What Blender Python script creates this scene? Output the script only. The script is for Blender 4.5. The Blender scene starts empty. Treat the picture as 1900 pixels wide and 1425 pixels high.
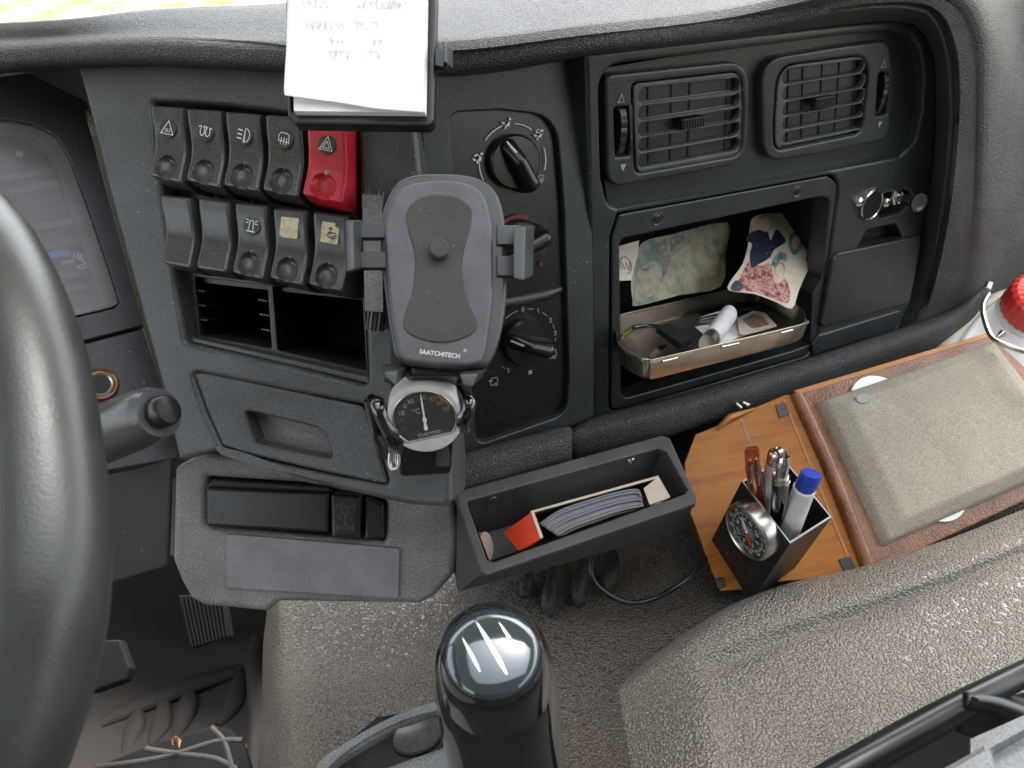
import bpy, bmesh, math, random
from mathutils import Vector, Matrix
random.seed(7)
S = bpy.context.scene
COL = S.collection
# ------------------------------------------------------------------ camera
F = 1435.0                                   # focal length in photo pixels (1900 wide)
down_c = Vector((220, -2088, -1435)).normalized()   # world down seen from the lens
up_c = -down_c
fw_c = Vector((0, 0, -1)); fwh = (fw_c - up_c * fw_c.dot(up_c)).normalized()
rt_c = fwh.cross(up_c)
RW = Matrix((rt_c, fwh, up_c))               # lens axes -> world axes
CAM = RW.to_4x4(); CAM.translation = Vector((0, 0, 2.3))
cd = bpy.data.cameras.new('camera'); cam = bpy.data.objects.new('camera', cd)
COL.objects.link(cam); cam.matrix_world = CAM
cd.sensor_width = 36; cd.lens = F / 1900 * 36; cd.clip_start = 0.02; cd.clip_end = 400
S.camera = cam
cd.dof.use_dof = True; cd.dof.focus_distance = .58; cd.dof.aperture_fstop = 15
# ------------------------------------------------------------------ daylight
wd = bpy.data.worlds.new('World'); S.world = wd; wd.use_nodes = True
nt = wd.node_tree; bg = nt.nodes['Background']
sky = nt.nodes.new('ShaderNodeTexSky'); sky.sky_type = 'NISHITA'; sky.sun_disc = False
SUN_EL, SUN_AZ = math.radians(58), math.radians(35)
sky.sun_elevation = SUN_EL; sky.sun_rotation = SUN_AZ; sky.air_density = 1.2; sky.dust_density = 4
hs = nt.nodes.new('ShaderNodeHueSaturation'); hs.inputs['Saturation'].default_value = .30
nt.links.new(sky.outputs[0], hs.inputs['Color']); nt.links.new(hs.outputs[0], bg.inputs[0]); bg.inputs[1].default_value = 0.15
sl = bpy.data.lights.new('sun', 'SUN'); so = bpy.data.objects.new('sun', sl); COL.objects.link(so)
sl.energy = .55; sl.angle = math.radians(28); sl.color = (1, .97, .92)
sd = Vector((math.sin(SUN_AZ) * math.cos(SUN_EL), math.cos(SUN_AZ) * math.cos(SUN_EL), math.sin(SUN_EL)))
so.rotation_euler = (-sd).to_track_quat('-Z', 'Y').to_euler(); so.location = (0, 0, 8)
S.view_settings.view_transform = 'Standard'; S.view_settings.look = 'None'
S.view_settings.gamma = 1; S.view_settings.use_curve_mapping = False
S.view_settings.exposure = 2.5
S.cycles.max_bounces = 8; S.cycles.diffuse_bounces = 4; S.cycles.use_denoising = True

# ------------------------------------------------------------------ helpers
def W(px, py, d):
    return CAM @ Vector(((px - 950) / F * d, (712.5 - py) / F * d, -d))
def dirw(vx, vy): return (RW @ Vector((vx - 950, 712.5 - vy, -F))).normalized()
DOWN = Vector((0, 0, -1))
def hd(px, py, h):                            # depth where the ray meets the level h below the lens
    r = Vector(((px - 950) / F, (712.5 - py) / F, -1)); return h / r.dot(down_c)
def WH(px, py, h): return W(px, py, hd(px, py, h))
class Fr:
    def __init__(s, o, u, v):
        u = u.normalized(); v = (v - u * v.dot(u)).normalized(); n = u.cross(v)
        s.M = Matrix((u, v, n)).transposed().to_4x4(); s.M.translation = o; s.I = s.M.inverted()
        s.o, s.u, s.v, s.n = o, u, v, n
    def uv(s, px, py, w=0.0):
        c = s.I @ CAM.translation; p = s.I @ W(px, py, 1.0); r = p - c
        t = (w - c.z) / r.z; q = c + r * t; return Vector((q.x, q.y))
    def p(s, px, py, w=0.0):
        q = s.uv(px, py, w); return s.M @ Vector((q.x, q.y, w))
    def L(s, u, v, w=0): return s.M @ Vector((u, v, w))
    def depth(s, px, py, w=0.0):
        return -(CAM.inverted() @ s.p(px, py, w)).z
def FV(ap, d, vu, vv, su=1, sv=-1): return Fr(W(ap[0], ap[1], d), dirw(*vu) * su, dirw(*vv) * sv)
def F3(a, b, c):                             # origin a, u towards b, v towards c (c above a)
    A, B, C = W(*a), W(*b), W(*c); return Fr(A, B - A, C - A)
WM = {}
def link(o, M=None, parent=None):
    M = M or Matrix.Identity(4); COL.objects.link(o); WM[o.name] = M.copy()
    o.parent = parent
    o.matrix_basis = (WM[parent.name].inverted() @ M) if parent else M
    return o
def tag(o, label, cat=None, group=None, kind=None):
    if label: o['label'] = label
    if cat: o['category'] = cat
    if group: o['group'] = group
    if kind: o['kind'] = kind
    return o
def thing(name, loc, label, cat, group=None):
    o = bpy.data.objects.new(name, None); o.empty_display_size = .02
    link(o, Matrix.Translation(loc)); return tag(o, label, cat, group)
def fin(me, mat, ang=35, smooth=True):
    if mat: me.materials.append(mat)
    if smooth:
        me.shade_smooth(); me.set_sharp_from_angle(angle=math.radians(ang))
def mobj(name, me, M, parent, wn=False):
    o = bpy.data.objects.new(name, me); link(o, M, parent)
    if wn:
        m = o.modifiers.new('wn', 'WEIGHTED_NORMAL'); m.keep_sharp = True
    return o
def catmull(P, n=6, closed=False):
    out = []; N = len(P)
    rng = range(N) if closed else range(N - 1)
    for i in rng:
        if closed: a, b, c, d = P[(i - 1) % N], P[i], P[(i + 1) % N], P[(i + 2) % N]
        else: a, b, c, d = P[max(i - 1, 0)], P[i], P[i + 1], P[min(i + 2, N - 1)]
        for k in range(n):
            t = k / n
            out.append(.5 * ((2 * b) + (c - a) * t + (2 * a - 5 * b + 4 * c - d) * t * t + (3 * b - a - 3 * c + d) * t ** 3))
    if not closed: out.append(P[-1].copy())
    return out
def rnd(P, r, seg=5):                        # round the corners of a closed uv polygon
    N = len(P); out = []
    rs = r if isinstance(r, (list, tuple)) else [r] * N
    for i in range(N):
        a, b, c = P[i - 1], P[i], P[(i + 1) % N]
        d1, d2 = (a - b), (c - b); l1, l2 = d1.length, d2.length
        rr = rs[i]
        if rr <= 0 or l1 < 1e-7 or l2 < 1e-7: out.append(b); continue
        d1 /= l1; d2 /= l2; ang = d1.angle(d2) if True else 0
        if ang > 3.05: out.append(b); continue
        t = min(rr / math.tan(ang / 2), l1 * .48, l2 * .48)
        p, q = b + d1 * t, b + d2 * t
        for k in range(seg + 1):
            s = k / seg; out.append(p * (1 - s) ** 2 + b * 2 * s * (1 - s) + q * s * s)
    return out
def isect(a, b, c, d):
    r, s = b - a, d - c; k = r.x * s.y - r.y * s.x
    if abs(k) < 1e-9: return None
    return a + r * (((c - a).x * s.y - (c - a).y * s.x) / k)
def unchamfer(P, thr, rmin=.001):
    """runs of short edges between two long ones become one true corner with a radius"""
    n = len(P); lens = [(P[(i + 1) % n] - P[i]).length for i in range(n)]
    longs = [i for i in range(n) if lens[i] >= thr]
    if len(longs) < 3: return P, [rmin] * n
    out, rs = [], []
    for k, i in enumerate(longs):
        j = longs[(k + 1) % len(longs)]; e, s = P[(i + 1) % n], P[j]
        if (e - s).length < 1e-7: out.append(e); rs.append(rmin); continue
        x = isect(P[i], P[(i + 1) % n], P[j], P[(j + 1) % n])
        d1, d2 = (P[i] - P[(i + 1) % n]).normalized(), (P[(j + 1) % n] - P[j]).normalized()
        ang = d1.angle(d2)
        if x is None or ang > 2.7 or (x - e).length > 3 * thr: out += [e, s]; rs += [rmin, rmin]; continue
        t = max((x - e).length, (x - s).length) * 1.15; out.append(x); rs.append(t * math.tan(ang / 2))
    return out, rs
def curvemesh(loops, t, b, res=2):
    cu = bpy.data.curves.new('c', 'CURVE'); cu.dimensions = '2D'; cu.fill_mode = 'BOTH'
    for lp in loops:
        sp = cu.splines.new('POLY'); sp.points.add(len(lp) - 1)
        for q, p in zip(sp.points, lp): q.co = (p[0], p[1], 0, 1)
        sp.use_cyclic_u = True
    cu.extrude = max((t - 2 * b) / 2, 1e-6); cu.bevel_depth = b; cu.bevel_resolution = res; cu.offset = -b
    ob = bpy.data.objects.new('c', cu); me = bpy.data.meshes.new_from_object(ob)
    bpy.data.objects.remove(ob); bpy.data.curves.remove(cu); return me
def slab_uv(name, fr, loops, w0, t, bev, mat, parent=None, res=2):
    me = curvemesh(loops, t, bev, res); me.transform(Matrix.Translation((0, 0, w0 - t / 2)))
    bm = bmesh.new(); bm.from_mesh(me); bmesh.ops.remove_doubles(bm, verts=bm.verts, dist=2e-6)
    bmesh.ops.recalc_face_normals(bm, faces=bm.faces); bm.to_mesh(me); bm.free()
    fin(me, mat, 40); return mobj(name, me, fr.M, parent, True)
def slab(name, fr, pts, w0, t, bev, mat, parent=None, r=0, holes=(), hr=0, res=2, sm=0, uc=0):
    def mk(P, rr):
        q = [fr.uv(x, y, w0) for x, y in P]
        if uc:
            q, rr = unchamfer(q, uc, rr if isinstance(rr, float) else .001); return rnd(q, rr, 8)
        return catmull(q, sm, True) if (sm and rr == 0) else rnd(q, rr)
    loops = [mk(pts, r)] + [mk(h, hr) for h in holes]
    return slab_uv(name, fr, loops, w0, t, bev, mat, parent, res)
def ell(cx, cy, a, b, n=40, rot=0):
    return [Vector((cx + a * math.cos(t) * math.cos(rot) - b * math.sin(t) * math.sin(rot), cy + a * math.cos(t) * math.sin(rot) + b * math.sin(t) * math.cos(rot))) for t in [2 * math.pi * i / n for i in range(n)]]
def lathe(name, fr, cx, cy, prof, mat, parent=None, seg=40, sy=1, ang=35, px=True, w=0):
    c = fr.uv(cx, cy, w) if px else Vector((cx, cy)); bm = bmesh.new(); rings = []
    for r, z in prof:
        if r <= 1e-6: rings.append([bm.verts.new((c.x, c.y, z))])
        else: rings.append([bm.verts.new((c.x + r * math.cos(2 * math.pi * i / seg), c.y + r * sy * math.sin(2 * math.pi * i / seg), z)) for i in range(seg)])
    for A, B in zip(rings, rings[1:]):
        for i in range(seg):
            j = (i + 1) % seg
            v = [A[i % len(A)], A[j % len(A)], B[j % len(B)], B[i % len(B)]]
            u = []
            for x in v:
                if x not in u: u.append(x)
            if len(u) > 2: bm.faces.new(u)
    bmesh.ops.recalc_face_normals(bm, faces=bm.faces)
    me = bpy.data.meshes.new(name); bm.to_mesh(me); bm.free(); fin(me, mat, ang)
    return mobj(name, me, fr.M, parent)
def tubeW(name, P, R, mat, parent=None, seg=16, n=6, closed=False, flat=1.0, fdir=None, capr=True):
    """round bar along world points P with radii R"""
    if not isinstance(R, (list, tuple)): R = [R] * len(P)
    Q = [Vector((p.x, p.y, p.z, r)) for p, r in zip(P, R)]
    if n > 1: Q = catmull(Q, n, closed)
    pts = [q.xyz for q in Q]; rad = [max(q.w, 1e-5) for q in Q]; N = len(pts)
    o0 = sum(pts, Vector()) / N
    bm = bmesh.new(); rings = []; ref = None
    for i in range(N):
        a = pts[(i - 1) % N] if (closed or i) else pts[i]; b = pts[(i + 1) % N] if (closed or i < N - 1) else pts[i]
        t = (b - a).normalized()
        if ref is None:
            ref = (fdir if fdir else (Vector((0, 0, 1)) if abs(t.z) < .9 else Vector((1, 0, 0))))
        x = (ref - t * ref.dot(t)).normalized(); y = t.cross(x); ref = x
        rings.append([bm.verts.new(pts[i] - o0 + x * (rad[i] * math.cos(k * 2 * math.pi / seg)) + y * (rad[i] * flat * math.sin(k * 2 * math.pi / seg))) for k in range(seg)])
    for i in range(N if closed else N - 1):
        A, B = rings[i], rings[(i + 1) % N]
        for k in range(seg): bm.faces.new((A[k], A[(k + 1) % seg], B[(k + 1) % seg], B[k]))
    if not closed: bm.faces.new(rings[0][::-1]); bm.faces.new(rings[-1])
    bmesh.ops.recalc_face_normals(bm, faces=bm.faces)
    me = bpy.data.meshes.new(name); bm.to_mesh(me); bm.free(); fin(me, mat, 50)
    return mobj(name, me, Matrix.Translation(o0), parent)
def tube(name, pts, R, mat, parent=None, **k): return tubeW(name, [W(*p) for p in pts], R, mat, parent, **k)
def loftW(name, rows, mat, parent=None, n=6, m=6, thick=0.0, ang=60, uvscale=None, flip=False):
    """smooth sheet through a grid of world points"""
    R1 = [catmull(r, m) for r in rows]
    cols = list(zip(*R1)); C1 = [catmull(list(c), n) for c in cols]
    G = list(zip(*C1)); o0 = G[len(G) // 2][len(G[0]) // 2].copy()
    bm = bmesh.new(); V = [[bm.verts.new(p - o0) for p in r] for r in G]
    for a, b in zip(V, V[1:]):
        for i in range(len(a) - 1):
            f = (a[i], a[i + 1], b[i + 1], b[i])
            bm.faces.new(f[::-1] if flip else f)
    me = bpy.data.meshes.new(name); bm.to_mesh(me); bm.free(); fin(me, mat, ang)
    o = mobj(name, me, Matrix.Translation(o0), parent)
    if thick:
        s = o.modifiers.new('s', 'SOLIDIFY'); s.thickness = thick; s.offset = -1
    return o
def polyW(name, V, Fc, mat, parent=None, bev=0, M=None, ang=35, seg=2):
    o0 = sum(V, Vector()) / len(V)
    if M is None: M = Matrix.Translation(o0)
    I = M.inverted(); bm = bmesh.new(); vs = [bm.verts.new(I @ v) for v in V]
    for f in Fc: bm.faces.new([vs[i] for i in f])
    bmesh.ops.recalc_face_normals(bm, faces=bm.faces)
    if bev: bmesh.ops.bevel(bm, geom=bm.edges[:], offset=bev, segments=seg, profile=.5, affect='EDGES')
    me = bpy.data.meshes.new(name); bm.to_mesh(me); bm.free(); fin(me, mat, ang)
    return mobj(name, me, M, parent, True)
BOXF = [(0, 1, 2, 3), (7, 6, 5, 4), (0, 4, 5, 1), (1, 5, 6, 2), (2, 6, 7, 3), (3, 7, 4, 0)]
def hexa(name, A, B, mat, parent=None, bev=0.001):      # 4 world corners A, 4 world corners B
    return polyW(name, list(A) + list(B), BOXF, mat, parent, bev)
def ribbon_bm(bm, P, wd, w, closed=False):
    N = len(P); L = []; R = []
    for i in range(N):
        a = P[(i - 1) % N] if (closed or i) else P[i]; b = P[(i + 1) % N] if (closed or i < N - 1) else P[i]
        t = (b - a); t = t.normalized() if t.length > 1e-9 else Vector((1, 0)); nrm = Vector((-t.y, t.x)); k = 1
        if (closed or 0 < i < N - 1):
            t1 = (P[i] - P[i - 1]).normalized(); k = 1 / max(.45, abs(t1.dot(t)))
        L.append(bm.verts.new((*(P[i] + nrm * wd / 2 * k), w))); R.append(bm.verts.new((*(P[i] - nrm * wd / 2 * k), w)))
    for i in range(N if closed else N - 1):
        j = (i + 1) % N; bm.faces.new((L[i], R[i], R[j], L[j]))
def marks(name, fr, items, w, mat, parent=None):
    """items: ('l', pts_uv, width, closed) lines or ('f', pts_uv) filled, lying w above the frame"""
    bm = bmesh.new()
    for it in items:
        if it[0] == 'l': ribbon_bm(bm, [Vector(p) for p in it[1]], it[2], w, it[3] if len(it) > 3 else False)
        else: bm.faces.new([bm.verts.new((p[0], p[1], w)) for p in it[1]])
    for f in bm.faces:
        f.normal_update()
        if f.normal.z < 0: f.normal_flip()
    me = bpy.data.meshes.new(name); bm.to_mesh(me); bm.free(); me.materials.append(mat)
    return mobj(name, me, fr.M, parent)
def icon(name, fr, c, s, items, w, mat, parent=None, rot=0, wd=.09):
    cr, sr = math.cos(rot), math.sin(rot)
    def T(p): return Vector((c.x + s * (p[0] * cr - p[1] * sr), c.y + s * (p[0] * sr + p[1] * cr)))
    out = []
    for it in items:
        if it[0] == 'l': out.append(('l', [T(p) for p in it[1]], s * (it[3] if len(it) > 3 else wd), it[2] if len(it) > 2 else False))
        else: out.append(('f', [T(p) for p in it[1]]))
    return marks(name, fr, out, w, mat, parent)
def arc(cx, cy, r, a0, a1, n=14, ry=None):
    ry = ry or r
    return [(cx + r * math.cos(math.radians(a0 + (a1 - a0) * i / n)), cy + ry * math.sin(math.radians(a0 + (a1 - a0) * i / n))) for i in range(n + 1)]
def text(name, fr, c, w, body, size, mat, parent=None, rot=0, ext=.00008, sx=1, shear=0, bold=0):
    cu = bpy.data.curves.new('t', 'FONT'); cu.body = body; cu.size = size; cu.align_x = 'CENTER'; cu.align_y = 'CENTER'
    cu.extrude = ext; cu.shear = shear; cu.offset = bold * size; cu.resolution_u = 3
    ob = bpy.data.objects.new('t', cu); me = bpy.data.meshes.new_from_object(ob)
    bpy.data.objects.remove(ob)
    me.transform(Matrix.Translation((c.x, c.y, w + ext)) @ Matrix.Rotation(rot, 4, 'Z') @ Matrix.Diagonal((sx, 1, 1, 1)))
    me.materials.clear(); me.materials.append(mat); return mobj(name, me, fr.M, parent)

# ------------------------------------------------------------------ materials
def newmat(name):
    m = bpy.data.materials.new(name); m.use_nodes = True; t = m.node_tree; return m, t, t.nodes['Principled BSDF']
def N(t, ty, **k):
    n = t.nodes.new(ty)
    for a, v in k.items(): setattr(n, a, v)
    return n
def noise(t, co, sc, det=3, ro=.5):
    n = N(t, 'ShaderNodeTexNoise'); n.inputs['Scale'].default_value = sc; n.inputs['Detail'].default_value = det
    n.inputs['Roughness'].default_value = ro; t.links.new(co, n.inputs['Vector']); return n
def ramp(t, src, stops):
    r = N(t, 'ShaderNodeValToRGB'); e = r.color_ramp.elements
    while len(e) < len(stops): e.new(.5)
    for x, (p, c) in zip(e, stops):
        x.position = p; x.color = (*c, 1) if len(c) == 3 else c
    t.links.new(src, r.inputs[0]); return r
def mixc(t, fac, a, b):
    m = N(t, 'ShaderNodeMix', data_type='RGBA')
    for s, v in (('Factor', fac), ('A', a), ('B', b)):
        i = [x for x in m.inputs if x.name == s and (x.type == 'RGBA' or s == 'Factor')][0]
        if s == 'Factor': i = m.inputs[0]
        if hasattr(v, 'links') or isinstance(v, bpy.types.NodeSocket): t.links.new(v, i)
        else: i.default_value = v if s == 'Factor' else (*v, 1)
    return [x for x in m.outputs if x.type == 'RGBA'][0]
g3 = lambda a: (a, a, a)
def plastic(name, col, rough=.5, grain=900, gs=.25, gd=.0004, dust=.25, dustc=(.35, .33, .3), kind='noise', var=.25, spec=.5, coat=0, metal=0, vsc=22, spk=1.0):
    m, t, b = newmat(name); tc = N(t, 'ShaderNodeTexCoord').outputs['Object']
    v = noise(t, tc, vsc, 4, .6)
    c2 = tuple(x * (1 + var) for x in col); c1 = tuple(x * (1 - var) for x in col)
    base = ramp(t, v.outputs[0], [(.3, c1), (.7, c2)]).outputs[0]
    if gs and kind == 'noise':
        f_ = noise(t, tc, 620, 2, .7); fr_ = ramp(t, f_.outputs[0], [(.36, g3(1 - .30 * spk)), (.64, g3(1 + .36 * spk))])
        mu = N(t, 'ShaderNodeMix', data_type='RGBA', blend_type='MULTIPLY'); mu.inputs[0].default_value = 1
        t.links.new(base, mu.inputs[6]); t.links.new(fr_.outputs[0], mu.inputs[7]); base = mu.outputs[2]
    if dust:
        vo = N(t, 'ShaderNodeTexVoronoi'); vo.inputs['Scale'].default_value = 330; t.links.new(tc, vo.inputs['Vector'])
        sx = N(t, 'ShaderNodeSeparateColor'); t.links.new(vo.outputs['Color'], sx.inputs[0])
        pw = N(t, 'ShaderNodeMath', operation='POWER'); pw.inputs[1].default_value = 11; t.links.new(sx.outputs[0], pw.inputs[0])
        ml = N(t, 'ShaderNodeMath', operation='MULTIPLY'); ml.inputs[1].default_value = .30; t.links.new(pw.outputs[0], ml.inputs[0])
        lt = N(t, 'ShaderNodeMath', operation='LESS_THAN'); t.links.new(vo.outputs['Distance'], lt.inputs[0]); t.links.new(ml.outputs[0], lt.inputs[1])
        d2 = noise(t, tc, 16, 3, .6); r2 = ramp(t, d2.outputs[0], [(.46, g3(0)), (.66, g3(min(1, dust * 1.3)))])
        mm = N(t, 'ShaderNodeMath', operation='MULTIPLY'); t.links.new(lt.outputs[0], mm.inputs[0]); t.links.new(r2.outputs[0], mm.inputs[1])
        base = mixc(t, mm.outputs[0], base, dustc)
    t.links.new(base, b.inputs['Base Color'])
    rr = N(t, 'ShaderNodeMapRange'); rr.inputs[3].default_value = rough - .07; rr.inputs[4].default_value = rough + .09
    t.links.new(v.outputs[0], rr.inputs[0]); t.links.new(rr.outputs[0], b.inputs['Roughness'])
    b.inputs['Specular IOR Level'].default_value = spec; b.inputs['Metallic'].default_value = metal
    if coat: b.inputs['Coat Weight'].default_value = coat; b.inputs['Coat Roughness'].default_value = .08
    if gs:
        if kind == 'noise': h = noise(t, tc, grain, 2, .6).outputs[0]
        else:
            nn = noise(t, tc, grain * .6, 2); va = N(t, 'ShaderNodeVectorMath', operation='MULTIPLY_ADD')
            va.inputs[1].default_value = (.9 / grain,) * 3; t.links.new(nn.outputs['Color'], va.inputs[0]); t.links.new(tc, va.inputs[2])
            vo = N(t, 'ShaderNodeTexVoronoi', feature='DISTANCE_TO_EDGE' if kind == 'leather' else 'F1'); vo.inputs['Scale'].default_value = grain
            t.links.new(va.outputs[0], vo.inputs['Vector'])
            h = ramp(t, vo.outputs['Distance'], [(0, g3(0)), (.22 if kind == 'leather' else .7, g3(1))] if kind == 'leather' else [(0, g3(1)), (.75, g3(0))]).outputs[0]
        if kind == 'bumps':      # darker in the valleys of the grain
            dv = ramp(t, h, [(.05, g3(.55)), (.6, g3(1.08))]); m2 = N(t, 'ShaderNodeMix', data_type='RGBA', blend_type='MULTIPLY'); m2.inputs[0].default_value = 1
            t.links.new(base, m2.inputs[6]); t.links.new(dv.outputs[0], m2.inputs[7]); t.links.new(m2.outputs[2], b.inputs['Base Color'])
        bp = N(t, 'ShaderNodeBump'); bp.inputs['Strength'].default_value = gs; bp.inputs['Distance'].default_value = gd
        t.links.new(h, bp.inputs['Height']); t.links.new(bp.outputs[0], b.inputs['Normal'])
    return m
def simple(name, col, rough=.5, metal=0, spec=.5, coat=0, alpha=None, trans=0):
    m, t, b = newmat(name); tc = N(t, 'ShaderNodeTexCoord').outputs['Object']
    v = noise(t, tc, 60, 4, .6)
    t.links.new(ramp(t, v.outputs[0], [(.3, tuple(x * .88 for x in col)), (.7, tuple(min(1, x * 1.1) for x in col))]).outputs[0], b.inputs['Base Color'])
    b.inputs['Roughness'].default_value = rough; b.inputs['Metallic'].default_value = metal
    b.inputs['Specular IOR Level'].default_value = spec; b.inputs['Coat Weight'].default_value = coat
    b.inputs['Transmission Weight'].default_value = trans
    if alpha is not None: b.inputs['Alpha'].default_value = alpha
    return m
M = {}
M['pad'] = plastic('dash_pad_vinyl', (.064, .066, .067), .44, 480, 1.0, .0010, .0, kind='leather')
M['bezel'] = plastic('bezel_plastic', (.056, .059, .062), .38, 1000, .5, .0006, .55)
M['panel'] = plastic('panel_plastic', (.021, .025, .026), .30, 1000, .45, .0006, .4)
M['lower'] = plastic('fascia_plastic', (.150, .146, .150), .5, 700, .5, .0006, .12, dustc=(.12, .1, .08))
M['plate'] = plastic('cover_plate_plastic', (.165, .161, .168), .48, 1200, .2, .0002, .1, spk=.25)
M['instr'] = plastic('instrument_panel_plastic', (.036, .038, .043), .48, 1000, .5, .0003, .7)
M['switch'] = plastic('switch_plastic', (.046, .047, .048), .30, 1200, .3, .0002, .4)
M['redsw'] = plastic('red_plastic', (.50, .020, .035), .38, 1500, .1, .0002, .15, dustc=(.8, .5, .5), spk=.25)
M['black'] = plastic('black_plastic', (.010, .011, .012), .30, 1500, .12, .0002, .3, spk=.25)
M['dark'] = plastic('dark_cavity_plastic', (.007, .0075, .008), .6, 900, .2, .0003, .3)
M['dusty'] = plastic('dusty_shelf_plastic', (.020, .017, .015), .7, 500, .4, .0004, 1.0, dustc=(.2, .17, .14))
M['knob'] = plastic('knob_plastic', (.006, .0065, .007), .26, 1500, .08, .0002, .3, spk=.25)
M['holder'] = plastic('holder_plastic', (.068, .067, .075), .38, 1500, .15, .0002, .35, var=.35, vsc=38, spk=.25)
M['holder_rim'] = plastic('holder_rim_plastic', (.045, .048, .050), .36, 1500, .1, .0002, .2, spk=.25)
M['rubber'] = plastic('foam_rubber', (.060, .058, .055), .85, 1800, .6, .0004, .4, spk=.25)
M['white'] = simple('white_print', (.62, .63, .6), .6)
M['cream'] = simple('cream_marker', (.6, .55, .36), .5)
M['dimprint'] = simple('grey_print', (.28, .28, .28), .6)
M['redprint'] = simple('red_print', (.13, .012, .014), .6)
M['blueprint'] = simple('blue_print', (.07, .20, .62), .6)
M['decal'] = simple('dark_decal', (.034, .036, .033), .4)
M['tape'] = plastic('masking_tape', (.50, .42, .29), .7, 400, .3, .0003, .0, kind='leather', var=.3, vsc=250)
M['ink'] = simple('ink', (.03, .03, .04), .7)
M['pencil'] = simple('faint_pencil', (.55, .52, .42), .8)
M['grid'] = simple('paper_grid_ink', (.78, .76, .72), .8)
M['paper'] = simple('paper', (.92, .915, .90), .8)
M['stalk'] = plastic('stalk_plastic', (.050, .053, .058), .24, 1200, .12, .0002, .4, spk=.25)
M['matblack'] = simple('worn_black_rubber', (.010, .010, .010), .8, 0, .25)  # black lowered for the pedals, in place of footwell shade
M['rib'] = plastic('moulded_rib_vinyl', (.040, .036, .031), .55, 430, .6, .0008, 0, kind='bumps')
M['chrome'] = simple('chrome', (.75, .74, .72), .16, 1)
M['steel'] = simple('steel', (.55, .53, .48), .3, 1)
M['gloss'] = simple('gloss_black', (.006, .007, .009), .07, 0, .6, 1)
M['glosscap'] = simple('gloss_grey_cap', (.03, .045, .055), .10, .35, .7, 1)
M['wheel'] = plastic('steering_wheel_leather', (.024, .027, .025), .33, 900, .35, .0004, .0, var=.10, vsc=40, spk=.25)
M['greypl'] = simple('pale_grey_plastic', (.50, .49, .46), .45)
M['dial'] = simple('dial_face', (.035, .037, .036), .5)
M['gold'] = simple('gold_print', (.24, .16, .05), .5)
M['wood'] = None
# ------------------------------------------------------------------ frames of the dash faces
FL = FV((420, 430), .545, (-8070, -770), (2212, 18035), -1, -1)
FC = FV((1085, 440), .600, (5250, -560), (1170, 4200))
FR = FV((1085, 440), .600, (4290, -264), (1170, 2800))
FI = F3((0, 640, .56), (200, 605, .60), (0, 150, .60))
FU = F3((320, 1100, .610), (840, 1120, .600), (320, 880, .600))

# ------------------------------------------------------------------ outside and unseen cab shell, shaped for its light
def struct(o): o['kind'] = 'structure'; return o
m, t, b = newmat('meadow'); tc = N(t, 'ShaderNodeTexCoord').outputs['Object']
n1 = noise(t, tc, .9, 5, .65)
t.links.new(ramp(t, n1.outputs[0], [(.38, (.10, .13, .02)), (.48, (.24, .25, .05)), (.56, (.5, .48, .3)), (.7, (.6, .6, .5))]).outputs[0], b.inputs['Base Color'])
b.inputs['Roughness'].default_value = .9
def boxW(name, lo, hi, mat, parent=None):
    a = [Vector((x, y, lo[2])) for x, y in ((lo[0], lo[1]), (hi[0], lo[1]), (hi[0], hi[1]), (lo[0], hi[1]))]
    return hexa(name, a, [Vector((p.x, p.y, hi[2])) for p in a], mat, parent, 0)
bm = bmesh.new(); bmesh.ops.create_grid(bm, x_segments=2, y_segments=2, size=150)
me = bpy.data.meshes.new('grass_ground'); bm.to_mesh(me); bm.free(); me.materials.append(m)
struct(mobj('grass_ground', me, Matrix.Identity(4), None))
M['liner'] = simple('roof_liner', (.50, .49, .475), .9)
M['floor'] = plastic('floor_rubber_shaded', (.024, .019, .0165), .7, 350, .5, .0006, .6, kind='leather')  # colour darkened to stand in for shade in the footwell
for lo, hi in (((-1.15, .50), (1.35, 1.12)), ((-1.15, -1.3), (1.35, -.20)), ((-1.15, -.198), (-.35, .498)), ((.85, -.198), (1.35, .498))):
    struct(boxW('cab_roof', (*lo, 2.78), (*hi, 2.82), M['liner']))  # unseen roof; gap added as a hatch to let in top light
struct(boxW('cab_rear_wall', (-1.15, -1.34, 1.0), (1.35, -1.3, 2.779), simple('dark_rear_trim', (.09, .088, .085), .9)))  # unseen wall, put in dark to cut reflections on the dash
struct(boxW('cab_floor', (-1.15, -1.3, 1.02), (1.9, 1.6, 1.06), M['floor']))
struct(boxW('left_door', (-1.2, -1.3, 1.0), (-1.15, 1.0, 1.98), M['liner']))
struct(boxW('right_door', (1.35, -1.3, 1.0), (1.4, 1.5, 2.0), M['liner']))
struct(boxW('cab_front_wall', (-1.15, 1.55, 1.0), (1.9, 1.6, 1.95), M['dark']))

# ------------------------------------------------------------------ DASHBOARD
dash = thing('dashboard', W(700, 900, .75), 'dark grey lorry dashboard with padded top, rocker switches, heater knobs and two air vents', 'dashboard')
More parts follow.
